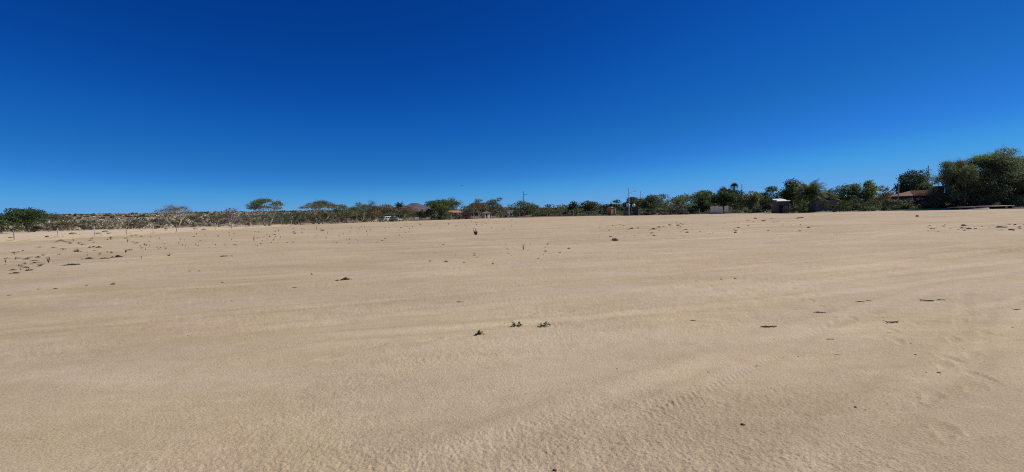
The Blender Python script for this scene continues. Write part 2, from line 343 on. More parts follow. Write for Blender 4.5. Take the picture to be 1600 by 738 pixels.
# ------------------------------------------------------------------ the ground, one sheet to the horizon
TRACKS = [  # x0, y0, heading dx, dy, curvature, length, half width, strength
    (-1.6, 2.2, 0.80, 0.60, -0.006, 26, 0.13, 0.65), (-0.3, 1.2, 0.80, 0.60, -0.006, 22, 0.13, 0.55),
    (-11, 4.2, 0.95, 0.31, 0.002, 40, 0.16, 0.9), (-11.4, 5.7, 0.95, 0.31, 0.002, 40, 0.16, 0.9),
    (3.0, 2.4, 0.70, 0.71, -0.006, 20, 0.11, 0.4), (4.4, 2.0, 0.70, 0.71, -0.006, 20, 0.11, 0.4),
    (-16, 9.0, 0.97, 0.24, 0.004, 60, 0.22, 0.8), (-16, 10.8, 0.97, 0.24, 0.004, 60, 0.22, 0.8),
    (-4, 6.0, 0.99, 0.12, 0.010, 22, 0.14, 0.8), (1.0, 5.0, 0.98, 0.20, 0.014, 18, 0.10, 0.8),
    (-30, 18, 0.98, 0.2, 0.0015, 90, 0.35, 0.8), (-30, 20, 0.98, 0.2, 0.0015, 90, 0.35, 0.8), (-20, 36, 0.99, -0.1, 0.001, 90, 0.6, 0.7),
    (5, 9, 0.93, 0.37, -0.004, 30, 0.18, 0.9), (8, 7, 0.88, 0.47, -0.006, 26, 0.16, 0.9), (7, 24, 0.99, 0.12, 0.003, 40, 0.4, 0.8)]
def wear(x, y):
    w = 0.45 * fbm(x / 3.1, y / 2.3, 4, 111) + 0.5 * fbm(x / 13, y / 9, 3, 117) + 0.25 * fbm((x * GD[0] + y * GD[1]) / 5, (x * GN[0] + y * GN[1]) / 0.7, 3, 119)
    for (x0, y0, dx, dy, cv, ln, hw, st) in TRACKS:
        a = (x - x0) * dx + (y - y0) * dy; d = -(x - x0) * dy + (y - y0) * dx - cv * a * a + 0.10 * vnoise(a / 2.5, a * 0, 121)
        e = sstep(0, 2, a) * (1 - sstep(ln * 0.7, ln, a)) * st * (0.45 + 1.1 * np.clip(fbm(a / 3.0, d * 0 + x0, 2, 123) + 0.35, 0, 1))
        w = w + e * (0.55 * band(d, hw) - 0.40 * band(np.abs(d) - 1.8 * hw, hw * 0.45))
    return w
def build_ground():
    rs = [0.0]; r = 0.002
    while r < 6500:
        rs.append(r)
        if r < 2.3: r += 0.1
        elif r < 60: r += min(max(0.011, r * r / 1000.0), 0.9)
        else: r *= 1.025
    rs = np.array(rs[1:])
    a1 = np.linspace(-R(58), R(58), 960)
    a2 = np.linspace(R(58), 2 * math.pi - R(58), 90)[1:-1]
    an = np.concatenate([a1, a2]); na = len(an)
    RR, AA = np.meshgrid(rs, an, indexing='ij')
    X = np.sin(AA) * RR; Y = np.cos(AA) * RR
    Z = plane(X, Y) + relief(X, Y); Z = footprints(X, Y, Z)
    V = np.stack([X, Y, Z], -1).reshape(-1, 3)
    i = np.arange(len(rs) - 1)[:, None] * na; j = np.arange(na)[None, :]; jn = (j + 1) % na
    Q = np.stack([i + j, i + na + j, i + na + jn, i + jn], -1).reshape(-1, 4)[:, ::-1]
    me = mesh_np('ground', V, Q, True)
    at_ = me.attributes.new('wear', 'FLOAT', 'POINT'); at_.data.foreach_set('value', wear(X, Y).astype(np.float32).ravel())
    tag(obj('ground', me, M['sand']), kind='structure')
build_ground()

FX = -54.0          # the wire fence runs along this line
def strip(name, mat, xs, ys, zf, label=None):
    X, Y = np.meshgrid(np.array(xs), np.array(ys), indexing='ij'); Z = zf(X, Y)
    V = np.stack([X, Y, Z], -1).reshape(-1, 3); nx, ny = X.shape
    i = np.arange(nx - 1)[:, None] * ny; j = np.arange(ny - 1)[None, :]
    Q = np.stack([i + j, i + ny + j, i + ny + j + 1, i + j + 1], -1).reshape(-1, 4)
    return tag(obj(name, mesh_np(name, V, Q, True), mat), kind='structure')
# pale dirt road beyond the fence, reaching round the far end of the lot
def edge(w, lo, hi): return sstep(lo, lo + w, hi)
def road_z(X, Y):
    w = 4 * vnoise(Y / 14, X * 0, 41)
    e = sstep(FX - 116, FX - 110, X + w) * (1 - sstep(FX - 3, FX + 3.5, X + 1.5 * vnoise(Y / 5, X / 9, 43)))
    e = e * (1 - sstep(128, 140, Y + 1.5 * w))
    return plane(X, Y) + relief(X, Y) + 0.05 + 0.13 * e - 0.15 + 0.06 * fbm(X / 6, Y / 3, 3, 44) * e
strip('dirt_road', M['road'], np.arange(FX - 120, FX + 7, 1.0), np.arange(8, 150, 0.8), road_z)
def bank_z(X, Y):
    c = FX + 0.4 + 0.7 * vnoise(Y / 6, Y * 0, 51)
    hgt = (0.17 + 0.22 * vnoise(Y / 2.2, Y * 0, 52) + 0.22 * vnoise(Y / 0.7, X / 0.7, 53)) * (1 - 0.6 * sstep(70, 110, Y))
    return plane(X, Y) + relief(X, Y) - 0.06 + np.maximum(hgt, 0.02) * band(X - c, 1.0)
strip('earth_bank', M['bank'], np.arange(FX - 2.6, FX + 3.4, 0.2), np.arange(14, 150, 0.25), bank_z)
# yellowish verge where the lot meets the trees at its far end
def verge_z(X, Y):
    e = sstep(118, 124, Y + 3 * vnoise(X / 6, Y / 6, 61)) * (1 - sstep(-8, 0, X - 6)) * sstep(-60, -56, X)
    return plane(X, Y) + relief(X, Y) - 0.10 + 0.13 * e + 0.05 * fbm(X / 5, Y / 3, 2, 62) * e
strip('sand_verge', M['bank'], np.arange(-62, 10, 1.0), np.arange(112, 190, 1.0), verge_z)
# litter strip along the right edge of the lot, tree shade painted into its dark colour
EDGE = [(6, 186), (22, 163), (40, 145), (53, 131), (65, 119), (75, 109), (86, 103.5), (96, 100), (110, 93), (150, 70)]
def litter_shade_mesh():
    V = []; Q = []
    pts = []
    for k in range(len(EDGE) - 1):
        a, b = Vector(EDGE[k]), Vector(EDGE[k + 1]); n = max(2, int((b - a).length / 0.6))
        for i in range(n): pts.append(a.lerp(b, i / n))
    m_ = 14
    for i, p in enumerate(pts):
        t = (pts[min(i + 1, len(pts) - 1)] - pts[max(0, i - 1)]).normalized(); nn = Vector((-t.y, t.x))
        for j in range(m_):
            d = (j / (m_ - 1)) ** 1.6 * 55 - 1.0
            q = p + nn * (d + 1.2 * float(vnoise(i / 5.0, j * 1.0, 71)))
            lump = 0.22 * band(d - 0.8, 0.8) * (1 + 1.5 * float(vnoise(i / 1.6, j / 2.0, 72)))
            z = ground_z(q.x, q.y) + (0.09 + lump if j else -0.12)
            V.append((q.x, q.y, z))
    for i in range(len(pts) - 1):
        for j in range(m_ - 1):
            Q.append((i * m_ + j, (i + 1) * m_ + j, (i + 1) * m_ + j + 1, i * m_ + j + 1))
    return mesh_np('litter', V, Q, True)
tag(obj('litter_shade_strip', litter_shade_mesh(), M['dirt']), kind='structure')

# ------------------------------------------------------------------ hill on the left, far ridge, mountain
def hill_z(x, y):
    x = np.asarray(x, float); y = np.asarray(y, float)
    top = 7.4 + (-457 - x * 1000.0 / np.maximum(y, 100)) / 543 * 6.4
    t = sstep(135, 1050, y)
    g = np.clip((y - 135) / 915.0, 0, 1) ** 0.85
    z = -2.0 + (np.clip(top, 3.0, 22) + 2.0) * (0.75 * g + 0.25 * t)
    z = z + (1.6 * fbm(x / 90, y / 90, 4, 81)) * sstep(150, 330, y)
    z = z - 14 * sstep(1050, 1500, y)
    return np.where(y < 150, np.minimum(z, plane(x, y) - 0.2 + sstep(136, 150, y) * 0.4), z)
strip('hill', M['hill'], np.linspace(-1900, 60, 150), np.concatenate([np.linspace(128, 400, 70), np.linspace(410, 1500, 60)]), hill_z)
def ridge_obj(name, mat, pts, D, depth, z0, rough, s):
    # pts: pixel outline of the crest; built as a solid range with its own depth
    px = np.linspace(pts[0][0], pts[-1][0], 120); py = np.interp(px, [p[0] for p in pts], [p[1] for p in pts])
    V = []; Q = []; m_ = 16
    for i, (a, b) in enumerate(zip(px, py)):
        c = at(float(a), float(b), D)
        for j in range(m_):
            t = j / (m_ - 1) * 2 - 1
            hh = (1 - abs(t)) ** 0.8
            y = D + t * depth
            x = c.x * (1 + 0.0 * t)
            k = hh * (1 + rough * float(fbm(a / 9.0, j / 3.0, 3, s)) * (1 if abs(t) > 0.05 else 0.15))
            V.append((x, y, z0 + (c.z - z0) * k))
    for i in range(len(px) - 1):
        for j in range(m_ - 1):
            Q.append((i * m_ + j, (i + 1) * m_ + j, (i + 1) * m_ + j + 1, i * m_ + j + 1))
    return tag(obj(name, mesh_np(name, V, Q, True), mat), kind='structure')
ridge_obj('far_ridge', M['ridge'], [(-150, 340), (60, 338.5), (130, 336.5), (200, 336), (300, 334.5), (400, 333), (470, 331.5), (520, 330.5), (600, 330), (700, 330)], 2300, 500, -3, 0.5, 90)
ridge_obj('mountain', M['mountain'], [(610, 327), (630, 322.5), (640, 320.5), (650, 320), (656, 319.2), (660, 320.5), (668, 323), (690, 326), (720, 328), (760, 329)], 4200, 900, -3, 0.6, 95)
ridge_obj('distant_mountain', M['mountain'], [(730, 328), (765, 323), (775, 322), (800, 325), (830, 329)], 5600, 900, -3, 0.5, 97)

# ------------------------------------------------------------------ trees
def leaf_quads(rs, centers, size, squash=1.0, elong=1.6):
    n = len(centers); u = rs.normal(size=(n, 3)); u[:, 2] *= squash; u /= np.linalg.norm(u, axis=1)[:, None] + 1e-9
    w = rs.normal(size=(n, 3)); v = np.cross(u, w); v /= np.linalg.norm(v, axis=1)[:, None] + 1e-9
    s = size * rs.uniform(0.55, 1.35, (n, 1)); a = u * s * elong * 0.5; b = v * s * 0.5
    V = np.stack([centers - a, centers + b * 0.9 - a * 0.15, centers + a, centers - b * 0.9 + a * 0.1], 1).reshape(-1, 3)
    return V
def twig_quads(rs, P, Dv, width):
    w = np.cross(Dv, rs.normal(size=Dv.shape)); w /= np.linalg.norm(w, axis=1)[:, None] + 1e-9; w *= width * 0.5
    Q = P + Dv
    return np.stack([P - w, P + w, Q + w * 0.4, Q - w * 0.4], 1).reshape(-1, 3)
def quads_mesh(name, V):
    return mesh_np(name, V, np.arange(len(V)).reshape(-1, 4))
def lobes_for(style, H, W, cb, rs, n, ls=1.0):
    L = []
    zc = H * (1 + cb) / 2; hz = H * (1 - cb) / 2
    for i in range(n):
        if style == 'flat':
            a = rs.uniform(0, 2 * math.pi); rr = math.sqrt(rs.uniform(0, 1)) * 0.40 * W
            z = H * (0.93 - 0.30 * (rr / (0.5 * W)) ** 2 - abs(rs.normal(0, 0.07)))
            L.append((np.array((rr * math.cos(a), rr * math.sin(a), z)), np.array((0.17 * W, 0.17 * W, 0.055 * H)) * rs.uniform(0.8, 1.25)))
        elif style == 'dome':
            a = rs.uniform(0, 2 * math.pi); rr = math.sqrt(rs.uniform(0, 1)) * 0.40 * W
            top = H * (1.0 - 0.62 * (rr / (0.5 * W)) ** 1.7)
            top *= rs.uniform(0.84, 1.02)
            z = rs.uniform(max(cb * H, 0.13 * H), top * 0.9)
            if i % 3 == 0: z = top * 0.86
            L.append((np.array((rr * math.cos(a), rr * math.sin(a), z)), np.array((0.17 * W, 0.17 * W, 0.13 * H)) * rs.uniform(0.7, 1.25)))
        else:
            d = rs.normal(size=3); d /= np.linalg.norm(d); q = rs.uniform(0.25, 1) ** 0.5 * 0.68
            c = np.array((d[0] * 0.5 * W * q, d[1] * 0.5 * W * q, zc + d[2] * hz * q))
            L.append((c, np.array((0.22 * W, 0.22 * W, 0.40 * hz)) * rs.uniform(0.65, 1.2)))
    # stretch so that the crown just reaches its top
    t = max(c[2] + e[2] * 0.9 for c, e in L); z0 = cb * H * 0.8
    k = (H - z0) / max(0.1, t - z0)
    return [(np.array((c[0], c[1], z0 + (c[2] - z0) * k)), e * ls) for c, e in L]
def make_tree(name, label, px, ytop, wpx, D, style='round', leaf='dark', bark='bark', cb=0.25, n=11, dens=1.0, size=None,
              stems=1, bare=0.0, twig='twig', lean=0.0, seed=None, cat='tree', group=None, sides=5, ls=1.0):
    seed = seed if seed is not None else int(px * 7 + ytop * 13)
    rs = np.random.default_rng(seed); rd = random.Random(seed)
    b = base(px, D); H = max(0.6, at(px, ytop, D).z - b.z); W = (1.3 if 520 < px < 1000 else 1.15) * wpx / F * D
    root = empty(name, b - Vector((0, 0, 0.05)), 0, label, cat, group)
    if style == 'upright': L = lobes_for('round', H * 0.92, W, cb, rs, n, ls)
    else: L = lobes_for(style, H, W, cb, rs, n, ls)
    tr = MB(); r0 = (0.035 * H + 0.03) * (0.8 if stems > 1 else 1.0)
    forks = []
    for s in range(stems):
        a = 2 * math.pi * (s + rd.random() * 0.6) / stems; sp = (0.10 * W + 0.05) if stems > 1 else 0.0
        p0 = Vector((math.cos(a) * sp * 0.25, math.sin(a) * sp * 0.25, -0.1))
        fz = H * (max(cb, 0.12) * rd.uniform(0.55, 0.85))
        p2 = Vector((math.cos(a) * sp * 1.6 + lean * fz, math.sin(a) * sp * 1.6, fz))
        p1 = p0.lerp(p2, 0.5) + Vector((rd.uniform(-.06, .06) * H, rd.uniform(-.06, .06) * H, 0)) * 0.6
        rr = r0 / math.sqrt(stems)
        tr.tube([p0, p1, p2], [rr * 1.25, rr, rr * 0.8], 6)
        forks.append((p2, rr * 0.75))
    tips = []; tipd = []
    for i, (c, e) in enumerate(L):
        f, fr = min(forks, key=lambda q: (q[0].xy - Vector(c[:2])).length + rd.random() * 0.3 * W)
        c_ = Vector(c); mid = f.lerp(c_, 0.5) + Vector((rd.uniform(-.07, .07) * W, rd.uniform(-.07, .07) * W, rd.uniform(-0.02, 0.06) * H))
        k = 0.6 * fr
        tr.tube([f, mid, c_], [k, k * 0.65, k * 0.3], sides, False)
        for j in range(5 if bare > 0 else 3):
            d = rs.normal(size=3); d /= np.linalg.norm(d); d[2] = abs(d[2]) * 0.8 + (0.25 if style != 'upright' else 0.9)
            q = c + d * e * 1.0
            st = f.lerp(c_, rd.uniform(0.45, 0.95))
            tr.tube([st, Vector(st).lerp(Vector(q), 0.5) + Vector((rd.uniform(-.1, .1), rd.uniform(-.1, .1), rd.uniform(-.1, .1))), q], [k * 0.35, k * 0.22, 0.012], 4, False)
    tr.build('trunk', M[bark], root, True)
    sz = size or max(0.10, 0.0021 * D)
    if dens > 0:
        C = []
        for c, e in L:
            area = e[0] * e[2] * 3.1
            m_ = int(dens * 3.0 * area / (sz * sz) ) + 6
            d = rs.normal(size=(m_, 3)); d /= np.linalg.norm(d, axis=1)[:, None]
            q = rs.uniform(0.15, 1.0, (m_, 1)) ** 0.45 * (1 + 0.12 * rs.normal(size=(m_, 1)))
            P = c + d * e * q
            C.append(P)
        C = np.concatenate(C); C = C[C[:, 2] > 0.05]
        if style == 'dome': C[:, 2] -= 0.10 * H * np.clip(np.hypot(C[:, 0], C[:, 1]) / (0.5 * W), 0, 1.2) ** 3 * rs.uniform(0, 1, len(C))
        C[:, 2] = np.maximum(C[:, 2], 0.06)
        obj('crown', quads_mesh('crown', leaf_quads(rs, C, sz)), M[leaf], root)
    if bare > 0:
        P = []; Dv = []
        for c, e in L:
            m_ = int(bare * 60)
            d = rs.normal(size=(m_, 3)); d /= np.linalg.norm(d, axis=1)[:, None]
            p = c + d * e * rs.uniform(0.1, 1.0, (m_, 1))
            g = d * 0.7 + rs.normal(size=(m_, 3)) * 0.45; g[:, 2] += 0.5 if style != 'upright' else 1.8
            g /= np.linalg.norm(g, axis=1)[:, None]; g *= (0.07 * H + 0.25) * rs.uniform(0.5, 1.3, (m_, 1))
            P.append(p); Dv.append(g)
        P = np.concatenate(P); Dv = np.concatenate(Dv)
        tag(obj('twigs', quads_mesh('twigs', twig_quads(rs, P, Dv, 0.00034 * D)), M[twig], root), kind='stuff')
    return root

T = make_tree
# far left clump
T('leafy_tree', 'low dark green tree cut off by the left edge of the photo', 2, 336, 46, 108, 'dome', 'dark', cb=0.05, n=12, dens=1.3)
T('leafy_tree', 'tallest dark green tree of the leftmost clump behind the fence', 45, 323.5, 56, 114, 'round', 'dark', cb=0.1, n=14, dens=1.2)
T('leafy_tree', 'loose dark green tree on the right shoulder of the leftmost clump', 76, 331, 36, 120, 'dome', 'mesq_dark', cb=0.08, n=10, dens=0.8, bare=0.4)
T('olive_bush', 'olive brown bush at the right foot of the leftmost tree clump', 99, 340, 34, 126, 'dome', 'olive', cb=0.0, n=8, dens=0.7, cat='bush', stems=3, bare=0.5)
# row along the far side of the road
T('flat_topped_tree', 'bare grey flat-topped tree with pale forked trunk, leftmost of the flat-topped trees', 273, 321, 46, 122, 'flat', 'twig', 'bark_pale', cb=0.45, n=12, dens=0.22, bare=1.5, stems=2)
T('bare_tree', 'bare grey many-stemmed tree between two flat-topped trees against the ridge', 365, 323.5, 40, 124, 'dome', 'twig', 'bark_pale', cb=0.2, n=11, dens=0.25, bare=1.5, stems=4)
T('flat_topped_tree', 'sparse green flat-topped tree standing tallest above the left ridge line', 417, 310.5, 50, 116, 'flat', 'mesq', 'bark', cb=0.45, n=16, dens=1.0, bare=1.2, stems=2)
T('flat_topped_tree', 'wide grey-green flat-topped tree with white trunk foot, where the ridge ends', 501, 314, 50, 130, 'flat', 'mesq', 'bark_pale', cb=0.45, n=18, dens=0.85, bare=1.3, stems=2, lean=0.2)
T('bare_tree', 'thin bare bush beside the wide flat-topped tree', 526, 321, 20, 132, 'dome', 'twig', 'bark', cb=0.2, n=6, dens=0.1, bare=1.2, stems=3)
T('brown_tree', 'olive brown low tree in front of a pale bare crown, left of the vehicles', 541, 318.5, 40, 138, 'round', 'mesq', 'bark', cb=0.3, n=9, dens=0.9, bare=0.5)
T('bare_tree', 'grey bare-crowned tree with pale stems left of the parked vehicles', 561, 316, 34, 142, 'round', 'mesq', 'bark_pale', cb=0.3, n=11, dens=0.55, bare=1.5, stems=3)
T('bare_tree', 'upright spiky bare tree just left of the parked vehicles', 582, 311, 22, 146, 'upright', 'twig_brown', 'bark', cb=0.2, n=9, dens=0.08, bare=1.8, stems=3, twig='twig_brown')
T('brown_tree', 'rusty brown round tree above the white car', 597, 319, 40, 156, 'round', 'rust', 'bark', cb=0.25, n=11, dens=0.8, bare=0.6, twig='twig_brown')
T('brown_tree', 'brown tree with leaning pale trunk right of the grey pickup', 636, 322, 30, 152, 'round', 'brown', 'bark_pale', cb=0.42, n=9, dens=0.55, bare=0.9, lean=-0.55, twig='twig_brown')
T('bare_tree', 'greyish bare bush below the distant mountain', 657, 330, 34, 168, 'dome', 'twig_brown', 'bark', cb=0.05, n=9, dens=0.4, bare=1.3, stems=4, twig='twig_brown')
T('leafy_tree', 'dark low tree between the mountain gap and the tall green tree', 674, 325.5, 34, 165, 'dome', 'dark', cb=0.08, n=10, dens=1.0)
T('leafy_tree', 'broad bright-topped green tree left of the tiled porch', 691, 311, 46, 166, 'round', 'green', cb=0.2, n=13, dens=1.0, bare=0.3)
T('bare_tree', 'tall bare grey tree rising behind the tiled porch', 708, 306, 30, 176, 'upright', 'mesq', 'bark', cb=0.3, n=10, dens=0.25, bare=1.5, stems=2)
T('brown_tree', 'low olive tree over the red cars', 731, 321, 36, 172, 'dome', 'olive', 'bark', cb=0.25, n=10, dens=0.8, bare=0.6)
T('brown_tree', 'brown tree with several pale stems right of the red cars', 745, 316, 30, 163, 'round', 'brown', 'bark_pale', cb=0.42, n=10, dens=0.75, bare=0.9, stems=4, twig='twig_brown')
T('brown_tree', 'tall knobbly grey-green tree behind the red roofed shack', 755, 310, 30, 172, 'round', 'mesq', 'bark', cb=0.25, n=9, dens=0.6, bare=1.0)
T('leafy_tree', 'narrow dark-tipped tree between the shack and the white hut', 767, 311, 22, 178, 'round', 'mesq_dark', 'bark', cb=0.2, n=8, dens=0.8, bare=0.5)
T('bare_tree', 'grey round bare tree over the small white hut', 786, 308.5, 32, 182, 'dome', 'twig_brown', 'bark_pale', cb=0.25, n=11, dens=0.35, bare=1.6, stems=3, twig='twig_brown')
# middle of the far edge
T('leafy_tree', 'grey-green tree below the utility pole with a crossarm', 815, 313, 38, 192, 'round', 'mesq', cb=0.12, n=11, dens=0.8, bare=0.7)
T('leafy_tree', 'low dark tree with black underside, second right of the crossarm pole', 841, 320, 46, 186, 'dome', 'mesq_dark', cb=0.2, n=10, dens=1.0)
T('leafy_tree', 'drab olive low tree in the lowest stretch of the tree line', 868, 318.5, 50, 188, 'dome', 'olive', cb=0.1, n=10, dens=0.9, bare=0.5)
T('leafy_tree', 'small rounded dark tree left of a broader dark tree, mid tree line', 897, 314, 20, 176, 'round', 'dark', cb=0.1, n=9, dens=1.2)
T('leafy_tree', 'broad dark green tree just left of the brick hut', 920, 314, 34, 178, 'round', 'mesq_dark', cb=0.05, n=12, dens=1.1)
T('leafy_tree', 'small far dark tree in the gap left of the brick hut', 941, 319.5, 14, 205, 'round', 'dark', cb=0.05, n=6, dens=1.0)
T('leafy_tree', 'dark rounded tree behind the brick hut', 961, 312, 32, 168, 'round', 'dark', cb=0.08, n=12, dens=1.2)
T('leafy_tree', 'dark tree behind the white water tanks and lamp pole', 987, 307.5, 30, 162, 'round', 'dark', cb=0.1, n=11, dens=1.2)
T('leafy_tree', 'rough green-brown tree right of the lean-to, spiky on top', 1013, 303.5, 38, 147, 'round', 'mesq_dark', cb=0.02, n=14, dens=1.0, bare=0.8, twig='twig_brown')
T('mesquite_tree', 'wide grey-green mesquite tree between the lean-to and the dark broadleaf trees', 1053, 301, 60, 142, 'dome', 'mesq', cb=0.08, n=15, dens=0.9, bare=0.6)
T('leafy_tree', 'broad dark glossy tree above the pale metal panels', 1098, 296, 48, 138, 'round', 'green', cb=0.15, n=14, dens=1.0)
T('leafy_tree', 'dark tree right of the one above the pale metal panels', 1126, 296.5, 40, 136, 'round', 'dark', cb=0.1, n=12, dens=1.2)
T('leafy_tree', 'greyish knobbly treetop left of the dark fan palm', 1131, 291, 20, 150, 'round', 'mesq', cb=0.3, n=8, dens=0.7, bare=0.7)
T('leafy_tree', 'dark tree directly below the dark fan palm', 1150, 293.5, 38, 146, 'round', 'dark', cb=0.1, n=12, dens=1.2)
T('leafy_tree', 'yellow-green tree below the thin pole right of the fan palm', 1172, 296.5, 34, 128, 'round', 'yellow', cb=0.12, n=11, dens=0.9)
T('leafy_tree', 'dark spiky-topped tree behind the white roofed shed', 1206, 290, 42, 134, 'dome', 'dark', cb=0.1, n=13, dens=1.1, bare=0.6)
T('leafy_tree', 'light green bush-like tree left of the white roofed shed', 1193, 304, 24, 122, 'round', 'green', cb=0.05, n=9, dens=1.0)
T('leafy_tree', 'dense dark broadleaf tree right of the white roofed shed', 1239, 279.5, 38, 122, 'round', 'green', cb=0.08, n=15, dens=1.2)
T('leafy_tree', 'dense dark tree right of the feather palms', 1318, 288, 38, 114, 'round', 'green', cb=0.1, n=13, dens=1.1)
T('leafy_tree', 'bright green layered tree between the palms and the tiled house', 1349, 280.5, 34, 112, 'round', 'bright', cb=0.1, n=13, dens=1.0)
T('brown_tree', 'rusty bare bush-like tree left of the tiled house', 1380, 289, 46, 116, 'dome', 'brown', cb=0.1, n=12, dens=0.6, bare=1.2, twig='twig_brown', stems=3)
T('leafy_tree', 'very dark round tree behind the terracotta roof', 1421, 264.5, 48, 126, 'round', 'dark', cb=0.1, n=15, dens=1.1)
T('leafy_tree', 'small green tree over the right end of the terracotta roof', 1447, 283, 30, 120, 'round', 'green', cb=0.2, n=9, dens=1.0)
# the big mesquite on the right
T('mesquite_tree', 'huge feathery grey-green mesquite tree at the right edge', 1552, 226, 122, 99, 'dome', 'mesq', 'bark_dark', cb=0.0, n=170, dens=0.9, size=0.19, bare=1.3, twig='mesq', stems=5, seed=3, ls=0.56)
T('mesquite_tree', 'sparse arching mesquite on the left flank of the huge one', 1490, 246, 62, 98, 'dome', 'mesq', 'bark_dark', cb=0.0, n=64, dens=0.7, size=0.18, bare=1.0, twig='mesq', stems=3, seed=11, ls=0.6)
T('leafy_tree', 'lighter leafy bush at the right edge in front of the huge mesquite', 1592, 284, 40, 95, 'dome', 'mesq', cb=0.02, n=11, dens=0.9, size=0.2, stems=3)

# ------------------------------------------------------------------ bushes
def B(label, px, ytop, wpx, D, leaf='mesq_dark', dens=1.0, bare=0.0, name='bush', group=None, style='dome', twig='twig'):
    return T(name, label, px, ytop, wpx, D, style, leaf, 'bark_dark', cb=0.0, n=8, dens=dens, stems=3, bare=bare, cat='bush', group=group, sides=4, twig=twig)
B('thin dry bush standing in front of the white car', 598, 338, 12, 143, 'mesq', 0.5, 0.9)
B('thin dry bush standing in front of the grey pickup', 613, 340, 11, 144, 'olive', 0.5, 0.9)
B('leafy bush half covering the left of the tiled porch', 702, 330, 14, 158, 'mesq', 0.9, 0.4)
B('leafy bush half covering the right of the tiled porch', 717, 334, 9, 158, 'olive', 0.8, 0.5)
B('sparse bush before the small white hut', 789, 332, 12, 171, 'mesq', 0.7, 0.7)
B('rounded dark hedge bush right of the grey hut', 1310, 311, 34, 105, 'dark', 1.2, name='hedge_bush')
B('low dark hedge bush below the bright green tree', 1340, 310, 36, 103.5, 'dark', 1.2, name='hedge_bush')
B('dark hedge bush below the rusty bush', 1372, 311, 38, 103, 'dark', 1.2, 0.4, name='hedge_bush')
B('pale-topped hedge bush above the dark hedge, below the bright green tree', 1328, 306, 34, 110, 'sage_dark', 0.9, 0.6, name='hedge_bush')
B('grey-green hedge bush at the left foot of the tiled house', 1400, 310, 36, 102.5, 'mesq_dark', 1.1, name='hedge_bush')
B('rounded grey-green bush clipped round, in front of the tiled house', 1431, 308, 32, 102, 'sage_dark', 1.2, name='hedge_bush')
B('leafy dark bush at the foot of the concrete block wall', 1470, 300, 24, 101, 'dark', 1.1)
B('dark bush under the huge mesquite, behind the left earth mound', 1510, 294, 56, 104, 'dark', 1.2)
B('dark bush under the huge mesquite, behind the long rail', 1558, 290, 66, 106, 'dark', 1.2)
B('dark bush at the right edge under the mesquite', 1600, 294, 50, 103, 'dark', 1.2)
B('grey bush with small white bags left of the white roofed shed', 1196, 318, 26, 120, 'sage_dark', 0.9, 0.7)
B('dark low bush right of the white roofed shed', 1238, 312, 26, 113, 'dark', 1.1)
B('yellowish bush at the foot of the tallest feather palm', 1252, 304, 22, 110, 'bright', 0.8)
B('dark bush below the dark fan palm', 1150, 312, 30, 134, 'dark', 1.2)
B('dark bush below the yellow-green tree', 1176, 315, 30, 126, 'mesq_dark', 1.0, 0.5)
B('shadowy bush behind the pale metal panels', 1098, 312, 34, 134, 'dark', 1.2)
B('grey brushy bush left of the pale metal panels', 1066, 320, 30, 132, 'sage_dark', 0.8, 0.9)
B('low brown brush heap in front of the wide mesquite', 1033, 328, 30, 135, 'brown', 0.6, 1.2, twig='twig_brown')
B('low brush below the rough tree right of the lean-to', 1010, 325, 24, 139, 'mesq_dark', 1.0, 0.6)
B('dark brush between the brick hut and the lean-to', 968, 324, 18, 160, 'dark', 1.0)
B('grey brush left of the brick hut', 938, 326, 18, 170, 'sage_dark', 0.8, 0.6)
B('dark scrub between two pale posts left of the brick hut', 912, 325, 30, 172, 'mesq_dark', 1.0, 0.4)
B('grey scrub below the broad dark tree', 888, 327, 24, 174, 'sage_dark', 0.8, 0.7)
B('low scrub at the lowest dip of the tree line', 862, 327, 30, 180, 'olive', 0.9, 0.6)
B('dark scrub below the tree with black underside', 838, 328, 28, 178, 'dark', 1.0)
B('grey scrub below the crossarm pole', 812, 328, 26, 184, 'sage_dark', 0.8, 0.8)
B('dark scrub right beside the small white hut', 805, 330, 14, 176, 'dark', 1.0)
B('dull scrub between the shack and the white hut', 778, 330, 24, 180, 'sage_dark', 0.9, 0.5)
B('dark scrub behind the red cars', 728, 330, 40, 178, 'dark', 1.0)
B('dark scrub left of the tiled porch', 684, 331, 32, 170, 'dark', 1.0)
B('brown scrub behind the pale trailer', 652, 331, 42, 170, 'brown', 0.8, 0.8, twig='twig_brown')
B('dark scrub behind the grey pickup', 622, 326, 44, 160, 'dark', 1.0)
B('dark scrub behind the white car', 590, 327, 46, 158, 'mesq_dark', 1.0, 0.5)
B('brown scrub below the upright spiky tree', 572, 328, 34, 150, 'olive', 0.8, 0.8)
B('dark scrub left of the parked vehicles under the olive tree', 545, 329, 44, 146, 'dark', 0.9, 0.4)
B('grey brown scrub right of the wide flat-topped tree', 522, 328, 32, 138, 'brown', 0.7, 0.9, twig='twig_brown')
B('dark brown scrub below the wide flat-topped tree', 494, 328, 40, 140, 'brown', 0.8, 0.7, twig='twig_brown')
B('olive scrub left of the wide flat-topped tree', 468, 331, 42, 134, 'olive', 0.9, 0.5)
B('grey scrub right of the tallest flat-topped tree', 443, 333, 36, 130, 'sage_dark', 0.8, 0.9)
B('dull green scrub under the tallest flat-topped tree', 416, 334, 40, 126, 'mesq', 0.7, 0.9)
B('grey scrub between the bare tree and the tallest flat-topped tree', 392, 338, 26, 130, 'sage_dark', 0.7, 0.9)
B('grey bare scrub at the foot of the many-stemmed bare tree', 362, 336, 34, 130, 'sage_dark', 0.7, 1.1)
B('thin olive scrub left of the many-stemmed bare tree', 338, 336, 30, 130, 'olive', 0.6, 1.0)
B('grey scrub with dark foot right of the forked tree', 306, 334, 34, 128, 'sage_dark', 0.6, 1.2)
